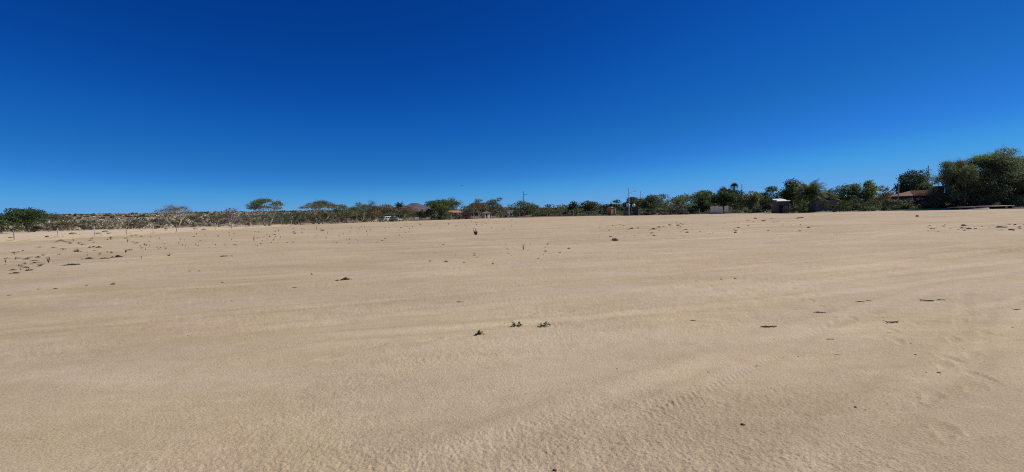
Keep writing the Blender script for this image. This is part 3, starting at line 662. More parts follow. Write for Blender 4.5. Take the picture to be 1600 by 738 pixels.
B('grey brown scrub at the foot of the forked tree', 280, 341, 30, 126, 'brown', 0.5, 1.1, twig='twig_brown')
B('grey scrub left of the forked flat-topped tree', 247, 341, 32, 128, 'sage_dark', 0.7, 1.0)
B('dull grey scrub at the hill foot, fourth fence post', 222, 342, 30, 132, 'mesq_dark', 0.6, 1.0)
# pale bushes along the hill foot
rp = random.Random(12)
ORD = ('first second third fourth fifth sixth seventh eighth ninth tenth eleventh twelfth thirteenth fourteenth fifteenth sixteenth seventeenth eighteenth nineteenth twentieth '
       'twenty-first twenty-second twenty-third twenty-fourth twenty-fifth').split()
for i, px in enumerate(range(8, 222, 9)):
    B(ORD[i] + ' pale sage bush from the left edge along the foot of the hill', px + rp.uniform(-4, 4), 352 - px * 0.045 + rp.uniform(-4, 3), rp.uniform(13, 22), 128 + rp.uniform(-2, 14),
      rp.choice(['sage', 'sage', 'sage_dark']), 0.7, 0.4, name='sage_bush', group='sage bushes along the foot of the hill')
# dark growth further back that closes the tree line: one mass, not countable
def scatter_mass(name, label, cat, n, pos, hw, leafm, per, seed, elong=1.3):
    rs = np.random.default_rng(seed); Vs = []
    for _ in range(n):
        p, h, w, s = pos(rs)
        m_ = per(p)
        d = rs.normal(size=(m_, 3)); d /= np.linalg.norm(d, axis=1)[:, None]
        d[:, 2] = np.abs(d[:, 2])
        C = np.array(p) + d * np.array((w / 2, w / 2, h)) * rs.uniform(0.3, 1, (m_, 1)) ** 0.5
        Vs.append(leaf_quads(rs, C, s, elong=elong))
    o = obj(name, quads_mesh(name, np.concatenate(Vs)), leafm)
    return tag(o, label, cat, kind='stuff')
def pos_wood(rs):
    px = rs.uniform(430, 1660); D = rs.uniform(0, 60) + float(np.interp(px, [430, 600, 800, 1000, 1200, 1400, 1660], [150, 180, 205, 182, 148, 138, 118]))
    p = base(px, D); return (p.x, p.y, p.z - 0.2), rs.uniform(3.8, 6.0), rs.uniform(4, 9), 0.42
scatter_mass('far_woodland', 'dark undergrowth filling in behind the row of trees', 'woodland', 430, pos_wood, None, M['mesq_dark'], lambda p: 190, 31)
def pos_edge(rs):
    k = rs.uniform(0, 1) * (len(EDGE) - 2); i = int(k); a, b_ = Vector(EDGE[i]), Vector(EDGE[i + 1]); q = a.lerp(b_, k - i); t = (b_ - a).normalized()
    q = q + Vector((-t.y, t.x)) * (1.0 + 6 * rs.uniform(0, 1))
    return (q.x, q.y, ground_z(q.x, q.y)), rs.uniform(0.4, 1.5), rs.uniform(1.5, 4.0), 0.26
scatter_mass('edge_shade_brush', 'low dark brush and litter added in place of tree shade along the right hand edge of the lot', 'brush', 330, pos_edge, None, M['mesq_dark'], lambda p: 90, 37)  # dark growth added to stand in for the tree shadows on this edge
def pos_far(rs):
    px = rs.uniform(560, 1750); D = rs.uniform(240, 620); x = (px - 800) / F * D
    return (x, D, ground_z(x, D) - 0.2), rs.uniform(3.8, 5.4), rs.uniform(6, 14), 0.0030 * D
scatter_mass('distant_scrub', 'distant low dark scrub glimpsed through gaps behind the trees', 'scrub', 900, pos_far, None, M['mesq_dark'], lambda p: 70, 39)
# scrub over the hillside
def pos_hill(rs):
    y = 150 + 900 * rs.uniform(0, 1) ** 1.25; px = rs.uniform(-40, 620)
    x = (px - 800) / F * y
    while float(fbm(x / 40, y / 55, 3, 101)) < -0.02: y = 150 + 900 * rs.uniform(0, 1) ** 1.25; x = (px - 800) / F * y
    z = float(hill_z(x, y))
    return (x, y, z - 0.1), rs.uniform(0.7, 2.0), rs.uniform(2.5, 9.0), 0.0023 * y
scatter_mass('hillside_scrub', 'mottled pale and dark scrub covering the hillside on the left', 'scrub', 2000, pos_hill, None, M['hillscrub'], lambda p: 60, 33)
def pos_hill2(rs):
    y = 160 + 900 * rs.uniform(0, 1) ** 1.1; px = rs.uniform(-40, 620)
    x = (px - 800) / F * y
    return (x, y, float(hill_z(x, y)) - 0.1), rs.uniform(1.0, 2.6), rs.uniform(2.0, 6.0), 0.0034 * y
scatter_mass('dark_hillside_scrub', 'darker thickets between the pale scrub on the left hillside', 'scrub', 300, pos_hill2, None, M['mesq_dark'], lambda p: 34, 35)

# ------------------------------------------------------------------ palms
def make_palm(label, px, ytop, wpx, D, leaf='palm', nf=34, trunk_h=0.5, skirt=True, fan=False, seed=1, tw=0.22):
    rd = random.Random(seed); b = base(px, D); H = at(px, ytop, D).z - b.z; W = wpx / F * D
    root = empty('palm_tree', b, 0, label, 'palm')
    t = MB(); th = H * trunk_h
    t.tube([(0, 0, -0.1), (0.05, 0, th * 0.5), (0.02, 0.03, th)], [tw * 1.3, tw, tw * 0.9], 9); t.build('trunk', M['bark_dark'], root, True)
    def frond(mb, az, el, ln, wd):
        pts = []; p = Vector((0, 0, th)); n = 9
        e = el
        for i in range(n + 1):
            pts.append(p.copy()); p = p + Vector((math.cos(az) * math.cos(e), math.sin(az) * math.cos(e), math.sin(e))) * (ln / n)
            e -= (1.15 if el > 0 else 0.8) / n * (0.5 + i / n)
        mb.tube(pts, [0.03 * (1 - i / (n + 1)) + 0.006 for i in range(n + 1)], 3, False)
        for i in range(1, n + 1):
            for k in (0.0, 0.5):
                q = pts[i - 1].lerp(pts[i], k); tdir = (pts[i] - pts[i - 1]).normalized()
                s = tdir.cross(Vector((0, 0, 1))); s = s.normalized() if s.length > 1e-3 else Vector((1, 0, 0))
                l = wd * math.sin(math.pi * min(0.97, (i + k) / (n + 1) * 0.85 + 0.12))
                for sg in (-1, 1):
                    tip = q + s * sg * l + tdir * l * 0.55 - Vector((0, 0, 0.35 * l)) * rd.uniform(0.4, 1.2)
                    mb.tri(q - tdir * 0.085, q + tdir * 0.085, tip)
    def fanleaf(mb, az, el, ln, wd):
        d = Vector((math.cos(az) * math.cos(el), math.sin(az) * math.cos(el), math.sin(el))); c = Vector((0, 0, th)) + d * ln * 0.5
        mb.tube([(0, 0, th), c], [0.025, 0.015], 3, False)
        s = d.cross(Vector((0, 0, 1))); s = s.normalized() if s.length > 1e-3 else Vector((1, 0, 0))
        for k in range(11):
            a = (k - 5) / 5 * 1.5; q = (d * math.cos(a) + s * math.sin(a)) * ln * 0.55 - Vector((0, 0, rd.uniform(0, 0.15) * ln)); w_ = d.cross(q).cross(q) if False else (s * math.cos(a) - d * math.sin(a)) * 0.09
            mb.tri(c - w_, c + w_, c + q)
    ln = max(W * 0.55, (H - th) * 1.05)
    for i in range(nf):
        mb = MB(); az = i * 2.399963 + rd.uniform(-.2, .2); el = R(80) - (i / nf) * R(100)
        (fanleaf if fan else frond)(mb, az, el, ln * rd.uniform(0.85, 1.1), ln * 0.30)
        mb.build('frond', M[leaf], root)
    if skirt:
        for i in range(12):
            mb = MB(); az = i * 0.53 + rd.uniform(-.2, .2)
            (fanleaf if fan else frond)(mb, az, -R(52) - rd.uniform(0, .3), ln * 0.42, ln * 0.10)
            mb.build('dry_frond', M['palm_dry'], root)
    return root
make_palm('tallest feather palm with hanging dry fronds beside the grey hut', 1266, 277, 48, 107.5, 'palm', 64, 0.52, True, seed=2, tw=0.3)
make_palm('shorter bushy green palm behind the grey hut', 1290, 290.5, 38, 110.5, 'palm', 54, 0.45, False, seed=5)
make_palm('dark fan palm standing above the tree line left of a thin pole', 1147, 287, 16, 148, 'palm_dark', 34, 0.86, False, True, seed=7, tw=0.2)
make_palm('small dark palm with spiky top right of the parked vehicles', 625, 316, 22, 160, 'palm_dark', 26, 0.72, True, seed=9, tw=0.18)

# ------------------------------------------------------------------ fences and poles
def catenary(mb, a, b, r, sag=0.03):
    a, b = Vector(a), Vector(b); m_ = a.lerp(b, 0.5) - Vector((0, 0, sag)); mb.tube([a, m_, b], [r] * 3, 3, False)
def post_and_wire(name, label, pts, hgt, rad, mats, seed, wires=(0.35, 0.65, 0.95)):
    rd = random.Random(seed); root = empty(name, pts[0], 0, label, 'fence'); o = Vector(pts[0]); tops = []
    for i, p in enumerate(pts):
        p = Vector(p) - o; h = hgt * rd.uniform(0.88, 1.12); lx, ly = rd.uniform(-.05, .05), rd.uniform(-.05, .05)
        mb = MB(); rr = rad * rd.uniform(0.85, 1.2)
        mb.tube([(0, 0, -0.3), (lx * h * 0.5, ly * h * 0.5, h * 0.5), (lx * h, ly * h, h)], [rr * 1.1, rr, rr * 0.9], 7)
        mb.build('post', M[rd.choice(mats)], root, loc=p); tops.append((p, lx, ly, h))
    for w in wires:
        mb = MB()
        for (p, lx, ly, h), (q, mx, my, k) in zip(tops, tops[1:]):
            catenary(mb, p + Vector((lx, ly, 1)) * (h * w), q + Vector((mx, my, 1)) * (k * w), 0.005)
        mb.build('wire', M['wire'], root)
    return root
fy = [39.2, 43.9] + [48.6 + 4.72 * i for i in range(19)]
post_and_wire('wire_fence', 'long post and wire fence along the bright dirt road on the left',
              [(FX, y, ground_z(FX, y) + 0.03) for y in fy], 1.35, 0.05, ['post', 'post', 'post_pale', 'post_dark'], 4)
fp = [(500, 128), (548, 135), (594, 141), (640, 147), (672, 152), (704, 156), (736, 160), (768, 166), (790, 171)]
post_and_wire('stick_fence', 'thin stick fence in front of the parked vehicles and porch', [base(a, d) for a, d in fp], 1.35, 0.05, ['post', 'post_pale'], 5)
fp = [(812, 178), (834, 176), (855, 174), (876, 170), (896, 166), (922, 162), (934, 158), (955, 153)]
post_and_wire('pale_post_fence', 'fence of pale posts left of the brick hut', [base(a, d) for a, d in fp], 1.9, 0.09, ['post_pale', 'post'], 6)
fp = [(1006, 141), (1028, 137), (1049, 134.5), (1072, 131), (1093, 128)]
post_and_wire('wire_fence', 'wire fence from the lean-to to the pale metal panels', [base(a, d) for a, d in fp], 2.0, 0.08, ['post_pale', 'post'], 7)
fp = [(1142, 124.5), (1168, 122), (1190, 119), (1214, 115), (1240, 112.5), (1264, 110), (1284, 107)]
post_and_wire('wire_fence', 'wire fence past the white roofed shed to the grey hut', [base(a, d) for a, d in fp], 1.9, 0.06, ['post_pale', 'post', 'post_dark'], 8)

def pole(label, px, ytop, D, r, mat='pole', arm=None, name='utility_pole', lamp=False, lean=0.0):
    b = base(px, D); t = at(px, ytop, D); h = t.z - b.z
    root = empty(name, b, 0, label, 'pole'); mb = MB()
    mb.tube([(0, 0, -0.5), (lean * h * .5, 0, h * 0.5), (lean * h, 0, h)], [r * 1.2, r, r * 0.75], 8); mb.build('shaft', M[mat], root, True)
    if arm:
        z, l, side = arm; mb = MB()
        mb.box(lean * h + side * l / 2, 0.0 - r - 0.06, h - z, l, 0.1, 0.12); mb.build('crossarm', M[mat], root)
        for k in (-0.4, 0.0, 0.4):
            mb = MB(); mb.tube([(lean * h + side * l / 2 + k * l, -r - .06, h - z + 0.06), (lean * h + side * l / 2 + k * l, -r - .06, h - z + 0.28)], [0.05, 0.03], 6); mb.build('insulator', M['offwhite'], root)
    if lamp:
        mb = MB(); mb.tube([(lean * h, 0, h - 1.6), (0.9, 0, h - 1.25), (1.8, 0, h - 1.05)], [0.045, 0.04, 0.035], 5); mb.build('lamp_arm', M['pole_grey'], root)
        mb = MB(); mb.tube([(1.75, 0, h - 1.08), (1.95, 0, h - 1.02), (2.3, 0, h - 1.0)], [0.05, 0.13, 0.06], 7); mb.build('lamp_head', M['pole_grey'], root)
    return root
pole('dark utility pole with small crossarm above the middle of the tree line', 819, 299, 195, 0.17, arm=(1.4, 1.6, 1))
pole('short thin stub pole just left of the crossarm pole', 816.5, 309, 196, 0.12, name='stub_pole')
pole('tall pole with a lamp arm beside the white water tanks', 983, 294, 141, 0.15, 'pole_grey', lamp=True)
pole('thin dark pole right of the dark fan palm', 1159, 288, 150, 0.13)
pole('dark pole between the very dark tree and the huge mesquite', 1448.5, 259, 132, 0.16, arm=(1.3, 0.9, 1))
pole('short pale grey post at the left corner of the tiled house', 1403, 285, 104, 0.12, 'pole_grey', name='grey_post')
pole('tiny far pole above the lowest dip in the tree line', 888, 318, 260, 0.16)
pole('tiny far pole above the gap left of the brick hut', 942.5, 315, 260, 0.16)
pole('thin mast above the rough tree right of the lean-to', 1001, 299, 170, 0.08, name='thin_mast')

# ------------------------------------------------------------------ buildings
def facing(px): return -math.atan((px - 800) / F) * 0.0
def place(name, label, cat, px, D, rz): return empty(name, base(px, D) - Vector((0, 0, 0.05)), rz, label, cat)
def window(root, x, y, z, w, h, rz=0.0, frame='offwhite', axis='y'):
    f = MB()
    if axis == 'y':
        for s in (-1, 1): f.box(x + s * w / 2, y, z, 0.09, 0.08, h + 0.09); f.box(x, y, z + s * h / 2, w - 0.09, 0.08, 0.09)
    else:
        for s in (-1, 1): f.box(x, y + s * w / 2, z, 0.08, 0.09, h + 0.09); f.box(x, y, z + s * h / 2, 0.08, w - 0.09, 0.09)
    fo = f.build('window', M[frame], root); g = MB()
    if axis == 'y': g.box(x, y, z, w - 0.09, 0.03, h - 0.09)
    else: g.box(x, y, z, 0.03, w - 0.09, h - 0.09)
    g.build('pane', M['glass'], fo)
def walls_open(mb, w, d, h, t=0.18, openings=()):     # hollow walls; openings on the front: (x0,x1,z0,z1)
    for s in (-1, 1): mb.box(s * (w / 2 - t / 2), 0, h / 2, t, d - 2 * t - 0.004, h)
    mb.box(0, d / 2 - t / 2, h / 2, w, t, h)
    xs = sorted(set([-w / 2, w / 2] + [o[0] for o in openings] + [o[1] for o in openings]))
    for a, b_ in zip(xs, xs[1:]):
        op = [o for o in openings if o[0] <= (a + b_) / 2 <= o[1]]
        if not op: mb.box((a + b_) / 2, -d / 2 + t / 2, h / 2, b_ - a, t, h)
        else:
            o = op[0]
            if o[2] > 0.02: mb.box((a + b_) / 2, -d / 2 + t / 2, o[2] / 2, b_ - a, t, o[2])
            mb.box((a + b_) / 2, -d / 2 + t / 2, (h + o[3]) / 2, b_ - a, t, h - o[3])
# brick hut
r_ = place('brick_hut', 'small orange brick hut with white slab on its roof left of the lean-to', 'hut', 955, 156, R(38))
mb = MB(); walls_open(mb, 2.4, 2.2, 2.7, openings=[(-0.25, 0.45, 0.0, 2.0)]); mb.build('wall', M['brick'], r_)
mb = MB(); mb.box(0, 0, 2.76, 2.7, 2.5, 0.11); mb.build('roof', M['shade'], r_)
mb = MB(); mb.box(-0.55, -0.3, 2.93, 1.0, 1.4, 0.2); mb.build('roof_slab', M['white'], r_)
mb = MB(); mb.box(0.62, -1.16, 1.3, 0.16, 0.12, 2.6); mb.build('corner_post', M['offwhite'], r_)
mb = MB(); mb.box(0.1, -1.0, 1.0, 0.68, 0.05, 1.98); d_ = mb.build('door', M['darkwall'], r_)
mb = MB(); mb.box(-0.1, -1.05, 1.0, 0.05, 0.06, 0.14); mb.build('handle', M['chrome'], d_)
# lean-to with tanks
r_ = place('lean_to', 'dark open lean-to with slanting posts under the white tanks', 'shed', 987, 144, R(-8))
mb = MB(); mb.box(0.2, 0, 2.75, 5.6, 3.4, 0.14); mb.build('roof', M['shade'], r_)
for k, (x, y) in enumerate(((-2.3, -1.5), (-0.2, -1.5), (2.2, -1.5), (-2.3, 1.5), (2.2, 1.5))):
    mb = MB(); mb.tube([(x, y, 0), (x, y, 2.68)], [0.08, 0.07], 6); mb.build('post', M['post'], r_)
mb = MB(); mb.tube([(2.5, -1.5, 2.6), (3.4, -1.6, 0.0)], [0.07, 0.08], 6); mb.build('brace', M['post_pale'], r_)
for i in range(9):
    mb = MB(); mb.box(-2.15 + i * 0.53, 1.62, 1.3 + 0.05 * (i % 3), 0.5, 0.05, 2.5); mb.build('back_board', M['shade'], r_)
mb = MB(); mb.box(-0.9, -1.45, 0.75, 2.4, 0.06, 1.4); mb.build('low_wall', M['greywall'], r_)
for (dx, lab, s) in ((-1.05, 'left rounded white water tank on the lean-to roof', 1.0), (0.75, 'right rounded white water tank on the lean-to roof, behind the lamp pole', 0.85)):
    b = base(987, 144); t_ = empty('water_tank', (b.x + dx, b.y + 0.3, b.z + 2.77), 0, lab, 'water tank')
    mb = MB(); mb.tube([(0, 0, 0), (0, 0, 0.1), (0, 0, 0.75 * s), (0, 0, 1.0 * s), (0, 0, 1.12 * s)], [0.5 * s, 0.58 * s, 0.58 * s, 0.42 * s, 0.2 * s], 16); mb.build('body', M['white'], t_, True)
    mb = MB(); mb.tube([(0, 0, 1.1 * s), (0, 0, 1.2 * s)], [0.22 * s, 0.2 * s], 12); mb.build('lid', M['offwhite'], t_)
# pale metal panels
r_ = place('metal_panel_fence', 'short fence of pale corrugated metal panels below the dark trees', 'fence', 1123, 126, R(-30))
for i in range(4):
    w = 1.02; x0 = -2.15 + i * 1.08 + (0.35 if i == 3 else 0); V = MB(); n = 16; hh = 2.2 + 0.1 * math.sin(i * 2.1)
    for k in range(n):
        xa, xb = x0 + w * k / n, x0 + w * (k + 1) / n; ya, yb = 0.03 * (k % 2), 0.03 * ((k + 1) % 2)
        V.quad((xa, ya, 0.05), (xb, yb, 0.05), (xb, yb, hh), (xa, ya, hh)); V.quad((xa, ya + .012, 0.05), (xa, ya + .012, hh), (xb, yb + .012, hh), (xb, yb + .012, 0.05))
    V.build('panel', M['panel'], r_)
for x in (-2.2, 0.02, 1.15, 2.6):
    mb = MB(); mb.tube([(x, 0.09, -0.2), (x, 0.09, 2.4)], [0.05, 0.045], 6); mb.build('post', M['post_dark'], r_)
# white roofed shed
r_ = place('white_roofed_shed', 'small dark shed with a bright white sloping roof', 'shed', 1219, 112.5, R(-6))
mb = MB(); walls_open(mb, 2.9, 2.8, 2.9, openings=[(-0.9, 0.0, 0.0, 2.0)]); mb.build('wall', M['darkwall'], r_)
mb = MB(); mb.prism([(-1.65, 2.96), (1.65, 2.96), (1.65, 3.02), (-1.65, 3.02)], -1.75, 1.75)
for i, v in enumerate(mb.v): mb.v[i] = (v[0] * (1.0 if v[1] < 0 else 0.74), v[1], v[2] + 0.17 * (v[1] + 1.75))
mb.build('roof', M['white'], r_)
for s in (-1, 1):
    mb = MB(); mb.box(s * 1.33, 0.1, 3.10, 0.14, 2.4, 0.42); mb.build('gable', M['darkwall'], r_)
mb = MB(); mb.box(-0.45, -1.28, 0.97, 0.86, 0.05, 1.9); d_ = mb.build('door', M['blackish'], r_)
mb = MB(); mb.box(-0.12, -1.33, 1.0, 0.05, 0.06, 0.14); mb.build('handle', M['chrome'], d_)
window(r_, 0.8, -1.42, 1.4, 0.8, 0.7, frame='greywall')
# grey hut
r_ = place('grey_hut', 'flat roofed grey hut beside the tallest feather palm', 'hut', 1286, 109, R(-12))
mb = MB(); walls_open(mb, 4.6, 3.0, 2.85, openings=[(0.9, 1.7, 0.0, 1.9)]); mb.build('wall', M['greywall'], r_)
mb = MB(); mb.box(0, -0.1, 2.92, 4.95, 3.5, 0.12); mb.build('roof', M['shade'], r_)
mb = MB(); mb.box(1.3, -1.38, 0.95, 0.76, 0.05, 1.86); d_ = mb.build('door', M['blackish'], r_)
mb = MB(); mb.box(1.03, -1.43, 1.0, 0.05, 0.06, 0.14); mb.build('handle', M['chrome'], d_)
window(r_, -1.0, -1.52, 1.4, 1.0, 0.8, frame='shade')
# tiled house
r_ = place('tiled_house', 'dark walled house with a low terracotta roof left of the huge mesquite', 'house', 1431, 108, R(10))
mb = MB(); walls_open(mb, 8.2, 5.0, 3.38, 0.2, openings=[(-2.6, -1.7, 0.0, 2.05), (1.0, 2.2, 0.9, 2.0)]); mb.build('wall', M['darkwall'], r_)
mb = MB()
x0, x1, ya, yb, e, rg = -4.6, 4.5, -3.0, 3.0, 3.4, 4.6
A, B_, C_, D_ = (x0, ya, e), (x1, ya, e), (x1, yb, e), (x0, yb, e); E_, G_ = (x0 + 2.8, 0, rg), (x1 - 0.6, 0, rg)
mb.quad(A, B_, G_, E_); mb.quad(C_, D_, E_, G_); mb.tri(D_, A, E_); mb.tri(B_, C_, G_); mb.quad(D_, C_, B_, A)
ro = mb.build('roof', M['tile'], r_)
for k in range(22):          # tile courses running down the slope
    f = (k + 0.5) / 22; t_ = MB(); xa = x0 + (x1 - x0) * f; top = min(1.0, (xa - x0) / 2.8, (x1 - xa) / 0.6 if x1 - xa < 0.6 else 1)
    t_.tube([(xa, ya - 0.02, e + 0.02), (xa, ya + 3.0 * top, e + (rg - e) * top + 0.02)], [0.09, 0.09], 6); t_.build('tile_row', M['tile'], ro, True)
mb = MB(); mb.box(-0.05, ya - 0.03, e - 0.08, 9.0, 0.06, 0.18); mb.build('fascia', M['brick'], r_)
mb = MB(); mb.box(-2.15, -2.36, 1.02, 0.86, 0.06, 2.0); d_ = mb.build('door', M['blackish'], r_)
mb = MB(); mb.box(-1.82, -2.42, 1.0, 0.05, 0.06, 0.14); mb.build('handle', M['chrome'], d_)
window(r_, 1.6, -2.42, 1.45, 1.1, 1.0, frame='shade')
r_ = place('block_tower', 'dark block wall with pale cap slab at the right end of the tiled house', 'wall', 1464, 107, R(6))
for k in range(12):
    mb = MB(); mb.box(0, 0, 0.22 + 0.44 * k, 1.9 + 0.012 * (k % 2), 1.4, 0.43); mb.build('block_course', M['greywall'], r_)
mb = MB(); mb.box(0.05, 0, 5.41, 2.2, 1.7, 0.24); mb.build('cap_slab', M['white'], r_)
# tiled porch, shack, white hut
r_ = place('tiled_porch', 'small porch with terracotta awning on white posts left of the red cars', 'porch', 711, 163, R(28))
for x in (-1.75, 1.7):
    for y in (-1.3, 1.3):
        mb = MB(); mb.box(x, y, 1.25, 0.22, 0.22, 2.5); mb.build('post', M['white'], r_)
mb = MB(); mb.prism([(-2.3, 2.5), (2.3, 2.5), (2.3, 2.6), (-2.3, 2.6)], -1.9, 1.9)
for i, v in enumerate(mb.v): mb.v[i] = (v[0], v[1], v[2] + 0.2 * (v[1] + 1.9))
mb.build('roof', M['tile'], r_)
mb = MB(); mb.box(0, 1.6, 1.25, 4.0, 0.16, 2.5); mb.build('back_wall', M['greywall'], r_)
mb = MB(); mb.box(0, -1.2, 0.72, 3.2, 0.1, 0.12); mb.build('rail', M['white'], r_)
window(r_, -0.2, 1.47, 1.5, 1.6, 1.0, frame='white')
r_ = place('red_roofed_shack', 'tiny shack with a dull red roof and a white wall behind pale stems', 'shack', 759, 170, R(40))
mb = MB(); walls_open(mb, 2.4, 2.0, 2.1, openings=[(-0.7, 0.1, 0.0, 1.8)]); mb.build('wall', M['offwhite'], r_)
mb = MB(); mb.prism([(-1.6, 2.1), (1.6, 2.1), (0, 2.75)], -1.4, 1.2); mb.build('roof', M['tile'], r_)
mb = MB(); mb.box(-0.3, -0.9, 0.9, 0.76, 0.05, 1.78); mb.build('door', M['blackish'], r_)
r_ = place('white_hut', 'small white flat roofed hut with one dark window right of the red cars', 'hut', 795, 176, R(30))
mb = MB(); walls_open(mb, 2.5, 2.3, 2.75, openings=[(-0.2, 0.5, 1.5, 2.2)]); mb.build('wall', M['offwhite'], r_)
mb = MB(); mb.box(0, 0, 2.82, 2.7, 2.5, 0.13); mb.build('roof', M['offwhite'], r_)
window(r_, 0.15, -1.08, 1.85, 0.68, 0.68, frame='offwhite')
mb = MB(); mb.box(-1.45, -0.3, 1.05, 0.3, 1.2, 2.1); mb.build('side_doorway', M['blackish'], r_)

# ------------------------------------------------------------------ vehicles
def wheel(root, x, y, r, w):
    mb = MB(); mb.tube([(x, y - w / 2, r), (x, y - w * 0.42, r), (x, y + w * 0.42, r), (x, y + w / 2, r)], [r * 0.86, r, r, r * 0.86], 18); wo = mb.build('wheel', M['tyre'], root, True)
    mb = MB(); s = -1 if y < 0 else 1; mb.tube([(x, y + s * w * 0.30, r), (x, y + s * (w / 2 + 0.012), r)], [r * 0.6, r * 0.56], 14); mb.build('rim', M['chrome'], wo)
def vehicle(name, label, cat, px, D, rz, paintm, pickup):
    root = empty(name, base(px, D), rz, label, cat); L2, Wd = 2.45, 0.88
    # lower body outline (x forward) with wheel arches
    def arch(cx, r, k=7): return [(cx + r * math.cos(math.pi * i / k), 0.36 + r * math.sin(math.pi * i / k)) for i in range(k + 1)]
    hood = 1.02; bedz = 1.05 if pickup else 1.0
    prof = [(-L2, 0.45), (-L2, bedz), (-0.75 if pickup else -2.3, bedz + (0 if pickup else 0.05)), (0.95, bedz), (1.2, hood), (2.25, 0.92), (L2, 0.78), (L2, 0.42)]
    prof += [(p[0], p[1]) for p in arch(1.55, 0.42)] + [(p[0], p[1]) for p in arch(-1.5, 0.42)]
    mb = MB(); mb.prism(prof, -Wd, Wd); mb.build('body', M[paintm], root, bevel=0.04)
    if pickup: cab = [(-0.72, 1.04), (-0.62, 1.66), (-0.45, 1.72), (0.35, 1.72), (0.55, 1.66), (1.15, 1.03)]
    else: cab = [(-2.35, 1.02), (-2.15, 1.62), (-1.9, 1.72), (0.25, 1.72), (0.5, 1.66), (1.15, 1.03)]
    mb = MB(); mb.prism(cab, -Wd * 0.9, Wd * 0.9)
    for i, v in enumerate(mb.v): mb.v[i] = (v[0], v[1] * (1 - 0.14 * max(0, v[2] - 1.03) / 0.7), v[2])
    mb.build('cabin', M[paintm], root, bevel=0.03)
    def pane(pts): mb = MB(); mb.quad(*pts); mb.build('window', M['glass'], root)
    for s in (-1, 1):
        segs = [(-0.45, 0.28)] if pickup else [(-2.0, -1.2), (-1.1, -0.35), (-0.25, 0.28)]
        for a, b_ in segs:
            c = b_ + 0.42 if b_ > 0.2 else b_
            yl, yh = s * (Wd * 0.9 * 0.985 + 0.012), s * (Wd * 0.9 * 0.875 + 0.012)
            pane([(a, yl, 1.12), (c, yl, 1.12), (b_ + 0.04, yh, 1.6), (a + 0.06, yh, 1.6)])
        mb = MB(); mb.box(0.85, s * (Wd + 0.09), 1.15, 0.14, 0.16, 0.13); mb.build('mirror', M['car_dark'], root)
        mb = MB(); mb.box(L2 + 0.005, s * 0.62, 0.74, 0.05, 0.32, 0.14); mb.build('headlight', M['lamp'], root)
        mb = MB(); mb.box(-L2 - 0.005, s * 0.74, 0.82, 0.05, 0.14, 0.26); mb.build('tail_light', M['car_red'], root)
        for cx in (1.55, -1.5): wheel(root, cx, s * (Wd - 0.13), 0.37, 0.24)
        mb = MB(); mb.box(0.1, s * (Wd + 0.012), 0.9, 0.14, 0.03, 0.035); mb.build('door_handle', M['chrome'], root)
    pane([(1.09, -0.66, 1.12), (1.09, 0.66, 1.12), (0.60, 0.60, 1.63), (0.60, -0.60, 1.63)])
    if pickup:
        pane([(-0.745, 0.6, 1.15), (-0.745, -0.6, 1.15), (-0.655, -0.55, 1.58), (-0.655, 0.55, 1.58)])
        mb = MB(); mb.box(-1.6, 0, 1.062, 1.55, 1.5, 0.012); mb.build('bed', M['car_dark'], root)
    else: pane([(-2.36, 0.62, 1.14), (-2.36, -0.62, 1.14), (-2.20, -0.56, 1.58), (-2.20, 0.56, 1.58)])
    mb = MB(); mb.box(L2 + 0.05, 0, 0.5, 0.14, 1.7, 0.2); mb.build('bumper', M['chrome'], root, bevel=0.03)
    mb = MB(); mb.box(-L2 - 0.05, 0, 0.5, 0.14, 1.7, 0.2); mb.build('bumper', M['chrome'], root, bevel=0.03)
    mb = MB(); mb.box(L2 + 0.012, 0, 0.74, 0.05, 0.86, 0.16); mb.build('grille', M['car_dark'], root)
    return root
vehicle('parked_car', 'white car parked left of the grey pickup under the rusty tree', 'car', 602, 147, R(-125), 'car_white', False)
vehicle('pickup_truck', 'grey blue pickup parked among the trees left of centre', 'pickup', 616, 148, R(-28), 'car_blue', True)
vehicle('parked_car', 'red car parked beside the tiled porch, left one of the two red cars', 'car', 724, 164, R(-150), 'car_red', False)
vehicle('parked_car', 'red car half hidden behind a pale stem, right one of the two red cars', 'car', 734, 168, R(-80), 'car_red', False)
vehicle('parked_car', 'dark vehicle parked in the brush left of the brick hut', 'car', 939.5, 166, R(-150), 'car_dark', True)
# pale trailer
r_ = place('utility_trailer', 'small pale box trailer right of the leaning brown tree', 'trailer', 651, 151, R(20))
mb = MB(); mb.box(0, 0, 0.78, 1.5, 1.1, 0.75, tx=0.88); mb.build('box', M['offwhite'], r_, bevel=0.04)
for s in (-1, 1): wheel(r_, 0.0, s * 0.62, 0.28, 0.16)
mb = MB(); mb.tube([(0.75, 0, 0.45), (1.7, 0, 0.4)], [0.04, 0.04], 6); mb.build('drawbar', M['post_dark'], r_)

# ------------------------------------------------------------------ right edge: mounds, rail, kerb
def mound(label, px, D, w, h, seed, mat='dirt'):
    b = base(px, D); rs = 20; V = []; Q = []; n = 18
    for i in range(n + 1):
        for j in range(n + 1):
            x = (i / n * 2 - 1); y = (j / n * 2 - 1); r = math.hypot(x, y)
            z = max(0, 1 - r * r) ** 1.2 * (1 + 0.7 * float(fbm(x * 2.5 + seed, y * 2.5, 3, seed)))
            V.append((x * w / 2, y * w * 0.35, z * h - 0.05))
    for i in range(n):
        for j in range(n): Q.append((i * (n + 1) + j, (i + 1) * (n + 1) + j, (i + 1) * (n + 1) + j + 1, i * (n + 1) + j + 1))
    o = obj('earth_mound', mesh_np('earth_mound', V, Q, True), M[mat], loc=b); return tag(o, label, 'mound', 'earth mounds by the rail')
mound('grey earth mound behind the long rail, left one of two', 1520, 93, 2.6, 0.75, 3)
mound('grey earth mound behind the long rail, right one of two', 1535, 93.5, 2.4, 0.8, 8)
